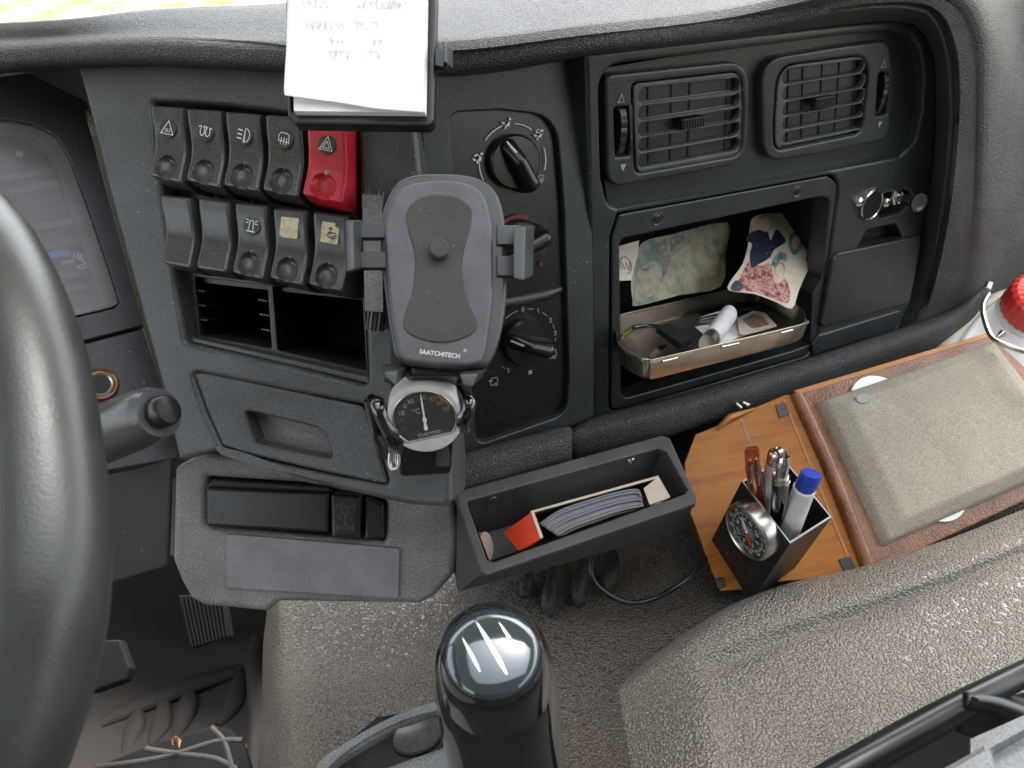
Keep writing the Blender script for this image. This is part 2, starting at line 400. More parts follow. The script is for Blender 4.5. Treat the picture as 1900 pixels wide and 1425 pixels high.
# padded top and right hand surround, one skin
st = [  # frame, seam, lip, bend, far
 (FL, (-700, 230), (-700, 220), (-700, 170), (-700, 140)), (FL, (-350, 164), (-350, 156), (-350, 116), (-350, 98)), (FL, (-80, 134), (-80, 126), (-80, 88), (-80, 70)), (FL, (130, 116), (130, 110), (130, 76), (130, 58)),
 (FL, (300, 114), (300, 108), (300, 72), (300, 37)), (FL, (530, 126), (530, 119), (530, 82), (530, 22)),
 (FC, (830, 134), (830, 126), (830, 80), (840, -6)), (FR, (1085, 95), (1085, 86), (1085, 52), (1085, -30)),
 (FR, (1350, 68), (1350, 58), (1350, 20), (1350, -60)), (FR, (1560, 44), (1560, 13), (1565, -26), (1600, -100)),
 (FR, (1672, 40), (1682, 7), (1720, -40), (1790, -110)), (FR, (1712, 64), (1736, 30), (1800, -10), (1880, -50)),
 (FR, (1733, 120), (1762, 95), (1834, 70), (1900, 60)), (FR, (1735, 200), (1769, 180), (1840, 170), (1940, 190)),
 (FR, (1734, 281), (1766, 265), (1841, 270), (1960, 300)), (FR, (1722, 380), (1755, 370), (1840, 400), (1960, 440)),
 (FR, (1706, 470), (1738, 470), (1826, 495), (1900, 520)), (FR, (1686, 560), (1712, 570), (1796, 590), (1850, 620)),
 (FR, (1668, 610), (1690, 618), (1750, 640), (1800, 670))]
rows = [[], [], [], [], [], [], []]
for i, (fr, a, b_, c, d) in enumerate(st):
    w1 = .010 if i < 7 else (.012 if i < 9 else (.030 if i < 16 else (.015 if i == 16 else .0)))
    rows[0].append(fr.p(*a, -.015)); rows[1].append(fr.p(*b_, w1))
    p2 = fr.p(*c, w1 + (.002 if i >= 9 else -.008))
    ka, kb = ((.32, .72) if i < 9 else (.06, .5))
    rows[2].append(fr.p(b_[0] + (c[0] - b_[0]) * ka, b_[1] + (c[1] - b_[1]) * ka, w1 + (.005 if i < 9 else .002)))
    rows[3].append(fr.p(b_[0] + (c[0] - b_[0]) * kb, b_[1] + (c[1] - b_[1]) * kb, w1 + (.002 if i < 9 else .004))); rows[4].append(p2)
    h = 2.3 - p2.z
    if i < 12: p3 = WH(*d, h - .003)
    else: p3 = fr.p(*d, -.03)
    if i == 11: p3 = fr.p(*d, -.04)
    rows[5].append(p3); rows[6].append(p3 + (Vector((0, .05, -.09)) if i < 11 else Vector((.12, .04, -.05))))
loftW('padded_top', rows, M['pad'], dash, n=5, m=7, thick=.004, flip=True)
# body behind every face, closes the gaps
def backing(name, fr, pts, w, t, mat=M['dark']): return slab(name, fr, pts, w, t, .001, mat, dash)
backing('passenger_carcass', FR, [(1085, 60), (1560, 30), (1700, 10), (1775, 120), (1770, 300), (1740, 500), (1710, 640), (1500, 740), (1100, 830)], -.115, .01)
backing('centre_carcass', FC, [(700, 120), (1100, 80), (1100, 800), (860, 850), (820, 900), (700, 900)], -.06, .03)

# --- instrument cluster (left)
clus = slab('instrument_panel', FI, [(-200, 165), (132, 124), (300, 600), (302, 640), (-200, 760)][:0] or [(-800, 262), (133, 122), (168, 245), (212, 400), (266, 604), (-800, 870)], 0, .03, .0012, M['instr'], dash,
            holes=[[(-150, 218), (10, 222), (62, 230), (104, 252), (128, 292), (162, 380), (196, 480), (222, 560), (212, 572), (100, 598), (-150, 640)]], hr=.003)
lens = simple('lens_reflection_grey', (.34, .33, .34), .22, alpha=.26, spec=.5)  # grey veil in the colour stands in for the lens reflection
slab('gauge_window', FI, [(-150, 220), (10, 224), (62, 232), (103, 254), (127, 294), (160, 382), (194, 482), (219, 560), (210, 569), (100, 595), (-150, 637)], -.0025, .002, .0005, lens, clus)
slab('gauge_face', FI, [(-190, 180), (120, 180), (250, 600), (-190, 690)], -.026, .002, .0005, M['dark'], clus)
M['browngauge'] = simple('brown_gauge_surround', (.085, .076, .076), .6)
slab('gauge_surround', FI, [(-150, 222), (10, 224), (62, 232), (103, 254), (127, 294), (160, 382), (222, 562), (100, 596), (-150, 640)], -.006, .014, .001, M['browngauge'], clus,
     holes=[[(-100, 260), (10, 252), (60, 256), (88, 276), (104, 310), (132, 390), (184, 555), (190, 562), (100, 580), (-100, 600)]], hr=.002)
for k, (ya, yb) in enumerate(((318, 305), (345, 328), (420, 402), (455, 440), (510, 498), (545, 520))):
    slab('gauge_step', FI, [(-40, ya + 12), (120 + k * 12, yb), (122 + k * 12, yb + 14), (-40, ya + 26)], -.020 + .001 * (k % 2), .004, .0005, M['browngauge'] if k < 3 else M['instr'], clus)
a0 = FI.uv(122, 522, -.0145); sc = (FI.uv(122, 470, -.0145) - a0).length
marks('oil_gauge_band', FI, [('l', [(a0.x + sc * math.cos(math.radians(t)), a0.y + sc * math.sin(math.radians(t))) for t in range(140, 64, -4)], sc * .24)], -.0145, M['blueprint'], clus)
marks('oil_gauge_tick', FI, [('l', [(a0.x + sc * r * math.cos(math.radians(t)), a0.y + sc * r * math.sin(math.radians(t))) for r in (.87, 1.12)], sc * .035) for t in (62, 56, 50, 44, 38)], -.0143, M['white'], clus)
marks('oil_gauge_band', FI, [('l', [(a0.x + sc * math.cos(math.radians(t)), a0.y + sc * math.sin(math.radians(t))) for t in range(56, 38, -4)], sc * .24)], -.0145, M['blueprint'], clus)
text('gauge_lettering', FI, FI.uv(126, 485, -.014), -.0145, 'max', .0055, M['white'], clus, rot=.12)
icon('oil_can_symbol', FI, FI.uv(155, 494, -.014), .0042, [('l', [(-1, .1), (-.6, .3), (.2, .3), (1, .6), (.4, -.3), (-.6, -.3), (-.7, .2)], False), ('l', [(-.9, .3), (-1.2, 0)])], -.0144, M['white'], clus, rot=.1, wd=.22)
lathe('warning_lamp', FI, 36, 285, [(0, -.0185), (.0026, -.0185), (.0028, -.021)], M['dimprint'], clus, w=-.018)
scr = lathe('panel_screw', FI, 104, 148, [(0, -.001), (.0015, -.0005), (.0028, -.0004), (.0032, -.002)], M['steel'], clus); lathe('screw_recess', FI, 103, 147, [(.0035, .0002), (.0052, .0004), (.0056, -.001)], M['black'], clus)
lowi = slab('lower_instrument_panel', FI, [(-800, 885), (267, 609), (286, 670), (305, 735), (330, 850), (-800, 1050)], -.001, .03, .0015, M['instr'], dash)
so_ = thing('power_socket', FI.p(190, 712), None, None); WMs = WM['power_socket'];
so_.parent = dash; so_.matrix_basis = WM[dash.name].inverted() @ WMs
M['copper'] = simple('rusty_copper_ring', (.30, .12, .06), .35, .6)
lathe('socket_ring', FI, 186, 714, [(.0100, .002), (.0115, .0035), (.013, .001), (.0132, -.002)], M['copper'], so_)
lathe('socket_barrel', FI, 186, 714, [(0, .0005), (.007, .0006), (.0072, .002), (.0085, .003), (.0100, .0022), (.0102, -.002)], M['steel'], so_)
lathe('socket_throat', FI, 186, 714, [(0, .0012), (.0068, .0012), (.007, .0005)], M['dark'], so_)
hexa('column_shroud', [W(-700, 900, .72), W(322, 842, .60), W(315, 1052, .625), W(-700, 1360, .74)], [W(-700, 900, .82), W(322, 842, .68), W(315, 1052, .70), W(-700, 1360, .84)], M['dark'], dash, .004)

# --- main bezel with switch bank, cubby and drawer
bz = slab('switch_bezel', FL, [(140, 118), (300, 112), (530, 122), (762, 165), (772, 240), (798, 480), (826, 720), (838, 860), (838, 930), (826, 942), (760, 938), (640, 912), (540, 884), (450, 850), (400, 838), (330, 858), (303, 738), (255, 560), (205, 375), (160, 190)],
          0, .045, .0045, M['bezel'], dash, r=.004, res=4,
          holes=[[(279, 186), (420, 196), (560, 214), (664, 230), (667, 400), (676, 560), (682, 716), (520, 676), (344, 636), (322, 500), (300, 350)],
                 [(356, 690), (520, 724), (676, 752), (694, 800), (722, 902), (600, 880), (450, 846), (412, 832), (380, 762)]], hr=[.004] * 11)
slab('switch_recess_floor', FL, [(262, 170), (690, 210), (700, 560), (330, 520)], -.022, .004, .0005, M['black'], dash)
# cubby
cub = slab('cubby_frame', FL, [(340, 490), (676, 535), (684, 712), (345, 634)], -.014, .004, .0006, M['panel'], dash,
           holes=[[(361, 513), (496, 530), (504, 647), (371, 622)], [(506, 530), (672, 550), (680, 688), (515, 650)]], hr=.001)
slab('cubby_frame_lip', FL, [(352, 634), (356, 626), (684, 700), (684, 712)], -.006, .010, .001, M['bezel'], cub)
for nm, q in (('left_cubby', [(361, 513), (496, 530), (504, 647), (371, 622)]), ('right_cubby', [(506, 530), (672, 550), (680, 688), (515, 650)])):
    uv = [FL.uv(x, y, -.016) for x, y in q]; A = [FL.L(p.x, p.y, -.017) for p in uv]; B = [FL.L(p.x, p.y, -.11) for p in uv]
    o = polyW('cubby_liner', A + B, [(7, 6, 5, 4), (1, 0, 4, 5), (0, 3, 7, 4), (2, 1, 5, 6)], M['dark'], cub)
    o2 = polyW('cubby_floor', [A[3], A[2], B[2], B[3]], [(0, 1, 2, 3)], M['dusty'], cub)
# short runners of the card rack
for (x0, y0, x1, y1) in ((362, 538, 380, 541), (364, 565, 382, 568), (367, 592, 385, 594)):
    for (xa, ya, dx, dy) in ((x0, y0, 18, 3),):
        u0, u1 = FL.uv(xa, ya, -.016), FL.uv(xa + dx, ya + dy, -.016)
        hexa('card_rack_runner', [FL.L(u0.x, u0.y + .0007, -.0155), FL.L(u1.x, u1.y + .0007, -.0155), FL.L(u1.x, u1.y - .0005, -.0155), FL.L(u0.x, u0.y - .0005, -.0155)],
             [FL.L(u0.x, u0.y + .0007, -.10), FL.L(u1.x, u1.y + .0007, -.10), FL.L(u1.x, u1.y - .0005, -.10), FL.L(u0.x, u0.y - .0005, -.10)], M['panel'], cub, .0002)
for (xa, ya) in ((479, 556), (482, 583), (485, 611)):
    u0, u1 = FL.uv(xa, ya, -.016), FL.uv(xa + 17, ya + 3, -.016)
    hexa('card_rack_runner', [FL.L(u0.x, u0.y + .0007, -.0155), FL.L(u1.x, u1.y + .0007, -.0155), FL.L(u1.x, u1.y - .0005, -.0155), FL.L(u0.x, u0.y - .0005, -.0155)],
         [FL.L(u0.x, u0.y + .0007, -.10), FL.L(u1.x, u1.y + .0007, -.10), FL.L(u1.x, u1.y - .0005, -.10), FL.L(u0.x, u0.y - .0005, -.10)], M['panel'], cub, .0002)
# drawer
dr = slab('drawer', FL, [(358, 692), (378, 691), (520, 721), (668, 753), (680, 764), (700, 820), (719, 898), (708, 898), (600, 876), (452, 842), (412, 828), (384, 764)],
          -.0012, .02, .0025, M['bezel'], dash, r=.002, res=3, holes=[[(452, 762), (478, 767), (588, 794), (603, 806), (618, 852), (560, 842), (474, 822)]], hr=.003)
o = slab('drawer_handle_scoop', FL, [(440, 750), (620, 785), (630, 870), (450, 835)], -.016, .003, .0005, M['lower'], dr)
o.matrix_basis = o.matrix_basis @ Matrix.Translation((0, 0, 0))
# --- rocker switches
SW = [((284, 195), (341, 199), (347, 341), (289, 327)), ((350, 201), (412, 205), (418, 350), (357, 336)), ((422, 206), (484, 212), (489, 357), (425, 345)),
      ((496, 212), (562, 216), (562, 367), (497, 354)), ((573, 221), (643, 228), (643, 378), (570, 362)),
      ((300, 361), (355, 366), (364, 497), (312, 487)), ((371, 366), (427, 374), (430, 505), (375, 497)), ((439, 375), (497, 381), (498, 518), (441, 505)),
      ((510, 385), (571, 390), (570, 529), (510, 515)), ((584, 392), (647, 401), (643, 540), (581, 527))]
HT = [(-.02, -.016), (0, .006), (.015, .0092), (.04, .0106), (.2, .0100), (.42, .0082), (.58, .0080), (.72, .0098), (.86, .0130), (.97, .0150), (1.0, .0147), (1.015, .0130), (1.06, .006), (1.12, -.004), (1.14, -.018)]
HX = [a for a, _ in HT]
def hw(t):
    for k in range(len(HT) - 1):
        (a, x), (b, y) = HT[k], HT[k + 1]
        if t <= b:
            s = (t - a) / (b - a)
            if 3 <= k <= 8:
                p, q = HT[k - 1], HT[k + 2]; m0 = (y - p[1]) / (b - p[0]) * (b - a) if k > 3 else (y - x); m1 = (q[1] - x) / (q[0] - a) * (b - a) if k < 8 else (y - x)
                return (2 * s ** 3 - 3 * s * s + 1) * x + (s ** 3 - 2 * s * s + s) * m0 + (-2 * s ** 3 + 3 * s * s) * y + (s ** 3 - s * s) * m1
            return x + (y - x) * s
    return HT[-1][1]
def make_switch(q, mat, label, dimple=True, dot=False, base=.006):
    uv = [FL.uv(x, y, base + .008) for x, y in q]
    def P(s, t): return (uv[0] * (1 - s) + uv[1] * s) * (1 - t) + (uv[3] * (1 - s) + uv[2] * s) * t
    bm = bmesh.new(); G = []
    ss = [-.03, 0, .03, .08] + [.08 + .84 * i / 34 for i in range(1, 34)] + [.92, .97, 1.0, 1.03]
    ts = sorted(set([a for a, _ in HT] + [i / 72 for i in range(74)]))
    for t in ts:
        row = []
        for s in ss:
            e = min(s + .03, 1.03 - s); w = hw(t) + base
            if e <= 1e-6: w = -.02
            elif e < .05: w -= .0011
            elif e < .09: w -= .0003
            if dimple:
                r = math.hypot((s - .47) / .32, (t - .845) / .172)
                if r < 1:
                    w -= .0062 * (1 - r * r) ** .5
            row.append((s, t, w))
        G.append(row)
    cen = P(.5, .5); V = []
    for row in G:
        V.append([])
        for s, t, w in row:
            p = P(min(max(s, 0), 1) if s in (-.03, 1.03) else s, min(max(t, 0), 1.1)); V[-1].append(bm.verts.new((p.x - cen.x, p.y - cen.y, w)))
    for a, b in zip(V, V[1:]):
        for i in range(len(a) - 1): bm.faces.new((a[i], b[i], b[i + 1], a[i + 1]))
    me = bpy.data.meshes.new('rocker_switch'); bm.to_mesh(me); bm.free(); fin(me, mat, 42)
    o = mobj('rocker_switch', me, FL.M @ Matrix.Translation((cen.x, cen.y, 0)), dash)
    if label: o['label'] = label
    w_ic = base + hw(.27) + .0006
    if dot:
        c = P(.5, .66); lathe('indicator_light', FL, c.x, c.y, [(0, base + hw(.66) + .0004), (.0010, base + hw(.66) + .0003), (.0017, base + hw(.66) - .0003)], M['dimprint'] if mat is M['redsw'] else M['holder'], o, px=False, seg=16)
    return o, P, w_ic
def decal(o, P, w, r=.0062):
    c = P(.52, .30); fr = FL
    # lies along the slope of the rocker face
    n = slab_uv('symbol_disc', fr, [ell(c.x, c.y, r, r * 1.08, 30)], w, .0012, .0002, M['decal'], o); return c
wp = M['white']
ICO = {
 'su': [ ('l', [(-1, -.9), (0, 1), (1, -.9)], True)],
 'coil': [('l', [(-1, .45), (-.75, .7)] + arc(-.4, 0, .32, 120, 430, 16, .6) + [(0, .65)] + arc(.4, 0, .32, 110, 420, 16, .6) + [(1, .45)])],
 'fog': [('l', arc(.15, 0, .8, 90, -90, 14, 1) , True), ('l', [(-1, .7), (-.25, .6)], False, .2), ('l', [(-1, .1), (-.25, 0)], False, .2), ('l', [(-1, -.5), (-.25, -.6)], False, .2)],
 'mirror': [('l', [(-.8, -.5), (-.9, .4), (-.6, .8), (.3, .75), (.7, .5), (.75, -.5)]), ('l', [(-.45, -.9), (-.45, .1)]), ('l', [(0, -.9), (0, .15)]), ('l', [(.4, -.9), (.4, .1)]), ('l', [(-.8, -.45), (-.2, -.35), (.3, -.45), (.9, -.5)])],
 'hazard': [('l', [(-1, -.85), (0, 1.05), (1, -.85)], True, .12), ('l', [(-.5, -.55), (0, .4), (.5, -.55)], True, .12)],
 'beacon': [('l', [(-.35, -.7), (-.3, .3)] + arc(0, .4, .3, 170, 10, 8) + [(.35, -.7)]), ('l', [(-.7, -.9), (.7, -.9)], False, .16), ('l', [(-.5, .6), (-.95, .8)]), ('l', [(-.5, .3), (-.95, .25)]), ('l', [(.5, .6), (.95, .8)]), ('l', [(.5, .3), (.95, .25)])]}
specs = [('su', 'black rocker switch with white SU triangle', 1, 0), ('coil', 'black rocker switch with white heater coil symbol', 1, 0), ('fog', 'black rocker switch with white fog lamp symbol', 1, 1),
         ('mirror', 'black rocker switch with white heated mirror symbol', 1, 1), ('hazard', 'red hazard rocker switch with triangle symbol', 1, 1), (None, 'plain blank black switch cover at left end of lower row', 0, 0),
         (None, 'plain blank black switch cover beside the beacon switch', 0, 0), ('beacon', 'black rocker switch with white beacon lamp symbol', 1, 1), ('tape', 'black rocker switch with blank beige tape patch', 1, 1), ('tape2', 'black rocker switch with beige tape patch and drawn mark', 1, 1)]
for q, (ic, lab, dm, dt) in zip(SW, specs):
    o, P, w = make_switch(q, M['redsw'] if ic == 'hazard' else M['switch'], lab, dm, dt)
    if ic in ICO:
        c = decal(o, P, w)
        icon('switch_symbol', FL, c, .0046 if ic != 'coil' else .0050, ICO[ic], w + .0003, wp, o, rot=-.08, wd=.12)
        if ic == 'su': text('switch_lettering', FL, c + Vector((0, -.0018)), w + .0003, 'SU', .0036, wp, o)
    elif ic:
        c = P(.5, .26); pts = [(-.0068, .0075), (.0058, .007), (.0062, -.0068), (-.0045, -.0072), (-.0068, -.0055)]
        if ic == 'tape2': pts = [(-.0062, .0075), (.003, .0075), (.0034, .0045), (.0062, .0035), (.0062, -.0072), (-.0062, -.0066)]
        slab_uv('tape_patch', FL, [[Vector((c.x + a, c.y + b_)) for a, b_ in pts]], w + .0003, .0015, .0002, M['tape'], o)
        if ic == 'tape2':
            icon('drawn_mark', FL, c, .0045, [('f', [(-.3, .5), (.1, .9), (.45, .45)]), ('l', [(.1, .6), (.1, -.3)]), ('l', [(-.6, -.3), (-.2, -.3), (-.2, .0), (1, 0), (1, -.5), (.3, -.5), (.3, -.8), (1, -.8)]), ('l', [(-.2, -.3), (-.2, -.7), (.3, -.7)])], w + .0005, M['ink'], o, wd=.13)

# --- climate panel
cp = slab('climate_panel', FC, [(770, 130), (1083, 92), (1100, 440), (1104, 700), (1098, 776), (1062, 790), (880, 850), (838, 858), (815, 600)], 0, .03, .0015, M['panel'], dash, r=.002,
          holes=[[(836, 226), (852, 208), (930, 204), (985, 210), (1018, 228), (1036, 262), (1046, 380), (1052, 560), (1056, 700), (1052, 762), (1030, 776), (905, 820), (884, 816), (862, 560)]], hr=.003, uc=.017)
slab('control_plate', FC, [(820, 190), (1040, 190), (1070, 790), (880, 850)], -.0065, .004, .0005, M['knob'], cp)
tubeW('plate_ridge', [FC.p(880, 568, -.006), FC.p(940, 561, -.004), FC.p(1005, 548, -.004), FC.p(1040, 536, -.006)], [.003, .0045, .0045, .003], M['panel'], cp, seg=12)
slab('panel_seam', FC, [(1079, 94), (1085, 93), (1103, 770), (1097, 775)], -.001, .01, .0005, M['dark'], cp)
def knob(px, py, ang, r=.0195, label=None, mark=M['cream'], clen=1.15):
    c = FC.uv(px, py, -.004); fr = Fr(FC.L(c.x, c.y, -.0065), FC.u, FC.v)
    k = lathe('rotary_knob', fr, 0, 0, [(0, .009), (r * .92, .0085), (r, .0065), (r, 0)], M['knob'], cp.parent, px=False, seg=48)
    if label: k['label'] = label
    ca, sa = math.cos(ang), math.sin(ang); bm = bmesh.new(); G = []
    L = r * (1 + clen)
    for i in range(25):
        s = i / 24; x = -r * .95 + L * s           # along the grip, pointer first
        hw_ = (.0062 + .0014 * s) * (1 - max(0, (s - .9) / .1) ** 2 * .55) * (1 - max(0, (.06 - s) / .06) * .6); top = .0085 + .015 * min(1, s * 2.6) ** .7 * (1 - max(0, (s - .86) / .14) ** 2 * .6)
        row = []
        for j in range(13):
            a = math.pi * j / 12; cx_ = -math.cos(a); sy = math.sin(a) ** .55
            y = hw_ * (cx_ if abs(cx_) < .99 else cx_ * 1.15); z = .003 + (top - .003) * sy
            row.append(bm.verts.new((x * ca - y * sa, x * sa + y * ca, z)))
        G.append(row)
    for a, b in zip(G, G[1:]):
        for j in range(12): bm.faces.new((a[j], a[j + 1], b[j + 1], b[j]))
    bm.faces.new(G[0]); bm.faces.new(G[-1][::-1]); bmesh.ops.recalc_face_normals(bm, faces=bm.faces)
    me = bpy.data.meshes.new('grip'); bm.to_mesh(me); bm.free(); fin(me, M['knob'], 50); g = mobj('grip', me, fr.M, k)
    mk = bmesh.new(); pts = []
    for s, wd_ in ((-.88, .0006), (-.45, .0008)):
        x = r * s; pts.append((x, wd_))
    sl_ = [(pts[0][0], -pts[0][1]), (pts[1][0], -pts[1][1]), (pts[1][0], pts[1][1]), (pts[0][0], pts[0][1])]
    tp = lambda x: .0085 + .015 * min(1, ((x + r * .95) / L) * 2.6) ** .7
    vs = [mk.verts.new((x * ca - y * sa, x * sa + y * ca, tp(x) + .0006)) for x, y in sl_]; mk.faces.new(vs)
    me = bpy.data.meshes.new('pointer_mark'); mk.to_mesh(me); mk.free(); me.materials.append(mark); mobj('pointer_mark', me, fr.M, k)
    return k, fr
k1, f1 = knob(952, 300, math.radians(-68), label='rotary knob for air direction')
k2, f2 = knob(962, 455, math.radians(15), label='rotary temperature knob behind phone holder', mark=M['cream'])
k3, f3 = knob(974, 634, math.radians(-27), label='rotary fan speed knob', clen=1.0)
z = .0026
# air direction scale
R1 = .0262
for a, b_ in ((100, 136), (48, 80), (-23, 12), (160, 200)): marks('scale_arc', f1, [('l', arc(0, 0, R1, a, b_, 12), .0006)], z, wp, k1)
def man(ax): return [('f', [(x + ax, y) for x, y in arc(1.05, .95, .32, 0, 330, 10)]), ('l', [(-.7 + ax, -.9), (-.1 + ax, -.1), (.25 + ax, -.35), (.75 + ax, .35)], False, .3)]
ar = lambda x, y: [('l', [(x - .45, y + .35), (x, y)], False, .28), ('f', [(x - .3, y - .25), (x + .35, y - .3), (x + .15, y + .35)])]
icon('air_symbol', f1, Vector((-.001, R1)), .0030, man(0) + ar(-.8, .45), z, wp, k1, rot=.1)
icon('air_symbol', f1, Vector((-R1 * .99, .0065)), .0030, man(0) + ar(-1.0, .1) + [('l', [(-.9, 1.0), (-.2, 1.0)], False, .28), ('f', [(-.3, .65), (.25, 1), (-.3, 1.35)])], z, wp, k1, rot=.1)
icon('air_symbol', f1, Vector((R1 * .87, .0145)), .0030, man(0) + ar(-.9, .2) + [('l', arc(0, .7, .75, 35, 145, 8) + [(-.35, .75), (.35, .75)], True, .16)], z, wp, k1, rot=.05)
icon('air_symbol', f1, Vector((R1 * .78, -.0165)), .0030, [('l', arc(0, -.3, 1.3, 50, 130, 8) + [(-.6, -.2), (.6, -.2)], True, .16), ('l', [(-.35, -.9), (-.35, .4)], False, .16), ('l', [(0, -.9), (0, .5)], False, .16), ('l', [(.35, -.9), (.35, .4)], False, .16)], z, M['dimprint'], k1)
marks('warm_scale', f2, [('l', arc(0, 0, .0215, 60, 125, 12), .003), ('l', arc(0, 0, .0215, -35, -5, 10), .002)], z, M['redprint'], k2)
lathe('warm_dot', f2, .0165, -.0185, [(0, z), (.0016, z), (.0016, z - .001)], M['redprint'], k2, px=False)
# fan scale
R3 = .0268
for lab_, a in (('0', 86), ('1', 57), ('2', 26), ('3', 0), ('2', 142), ('3', 229)):
    text('scale_digit', f3, Vector((R3 * math.cos(math.radians(a)), R3 * math.sin(math.radians(a)))), z, lab_, .0058, M['dimprint'], k3)
for a, b_ in ((95, 120), (66, 78), (35, 48), (8, 17), (-14, -8), (125, 134), (215, 222)): marks('scale_arc', f3, [('l', arc(0, 0, R3, a, b_, 6), .0005)], z, M['dimprint'], k3)
icon('fan_symbol', f3, Vector((.001, -R3 * 1.0)), .0018, [('l', [(-.8, -.8), (.8, .8)], False, .5), ('l', [(-.8, .8), (.8, -.8)], False, .5)], z, wp, k3)
van = [('l', [(-1, -.6), (-.9, .2), (-.6, 1), (.9, 1), (1, -.4)]), ('l', arc(.35, -.75, .38, 0, 360, 12)), ('l', [(-1, -.7), (-.1, -.75)]), ('l', [(-1.4, .6), (-.2, .3)])]
icon('air_intake_symbol', f3, Vector((.0225, -.0175)), .0033, van, z, M['dimprint'], k3, wd=.17)
c = FC.uv(917, 708, -.0065) - FC.uv(974, 634, -.0065)
icon('air_intake_symbol', f3, c, .0033, van, z, M['dimprint'], k3, wd=.17)

# --- passenger side panel
PO = [(1087, 100), (1350, 70), (1560, 47), (1660, 37), (1696, 42), (1720, 66), (1734, 104), (1736, 180), (1734, 281), (1725, 351), (1711, 436), (1690, 562), (1676, 590), (1658, 618), (1505, 664), (1300, 725), (1118, 778), (1102, 772), (1098, 600)]
POCK = [(1133, 440), (1147, 396), (1535, 324), (1555, 336), (1556, 356), (1522, 602), (1514, 634), (1498, 662), (1145, 764), (1131, 752)]
pp = slab('passenger_panel', FR, PO, 0, .03, .003, M['panel'], dash, r=.002, res=3,
          holes=[[(1112, 160), (1124, 132), (1150, 118), (1300, 100), (1560, 66), (1650, 58), (1690, 64), (1708, 90), (1716, 140), (1712, 210), (1700, 262), (1670, 290), (1560, 312), (1300, 360), (1150, 386), (1126, 372), (1116, 330)], POCK,
                 [(1624, 374), (1636, 362), (1676, 352), (1688, 356), (1693, 366), (1690, 380), (1672, 394), (1636, 404), (1626, 396)],
                 [(1592, 452), (1600, 434), (1610, 427), (1662, 416), (1674, 420), (1678, 430), (1676, 443), (1640, 452), (1590, 464)]], hr=.002, uc=.019)
slab('vent_bed', FR, [(1100, 130), (1560, 50), (1725, 50), (1722, 290), (1560, 330), (1130, 410)], -.010, .004, .0005, M['panel'], pp)
slab('slot_back', FR, [(1575, 340), (1705, 340), (1705, 470), (1575, 480)], -.016, .003, .0005, M['dark'], pp)
def lerp(a, b, t): return (a[0] + (b[0] - a[0]) * t, a[1] + (b[1] - a[1]) * t)
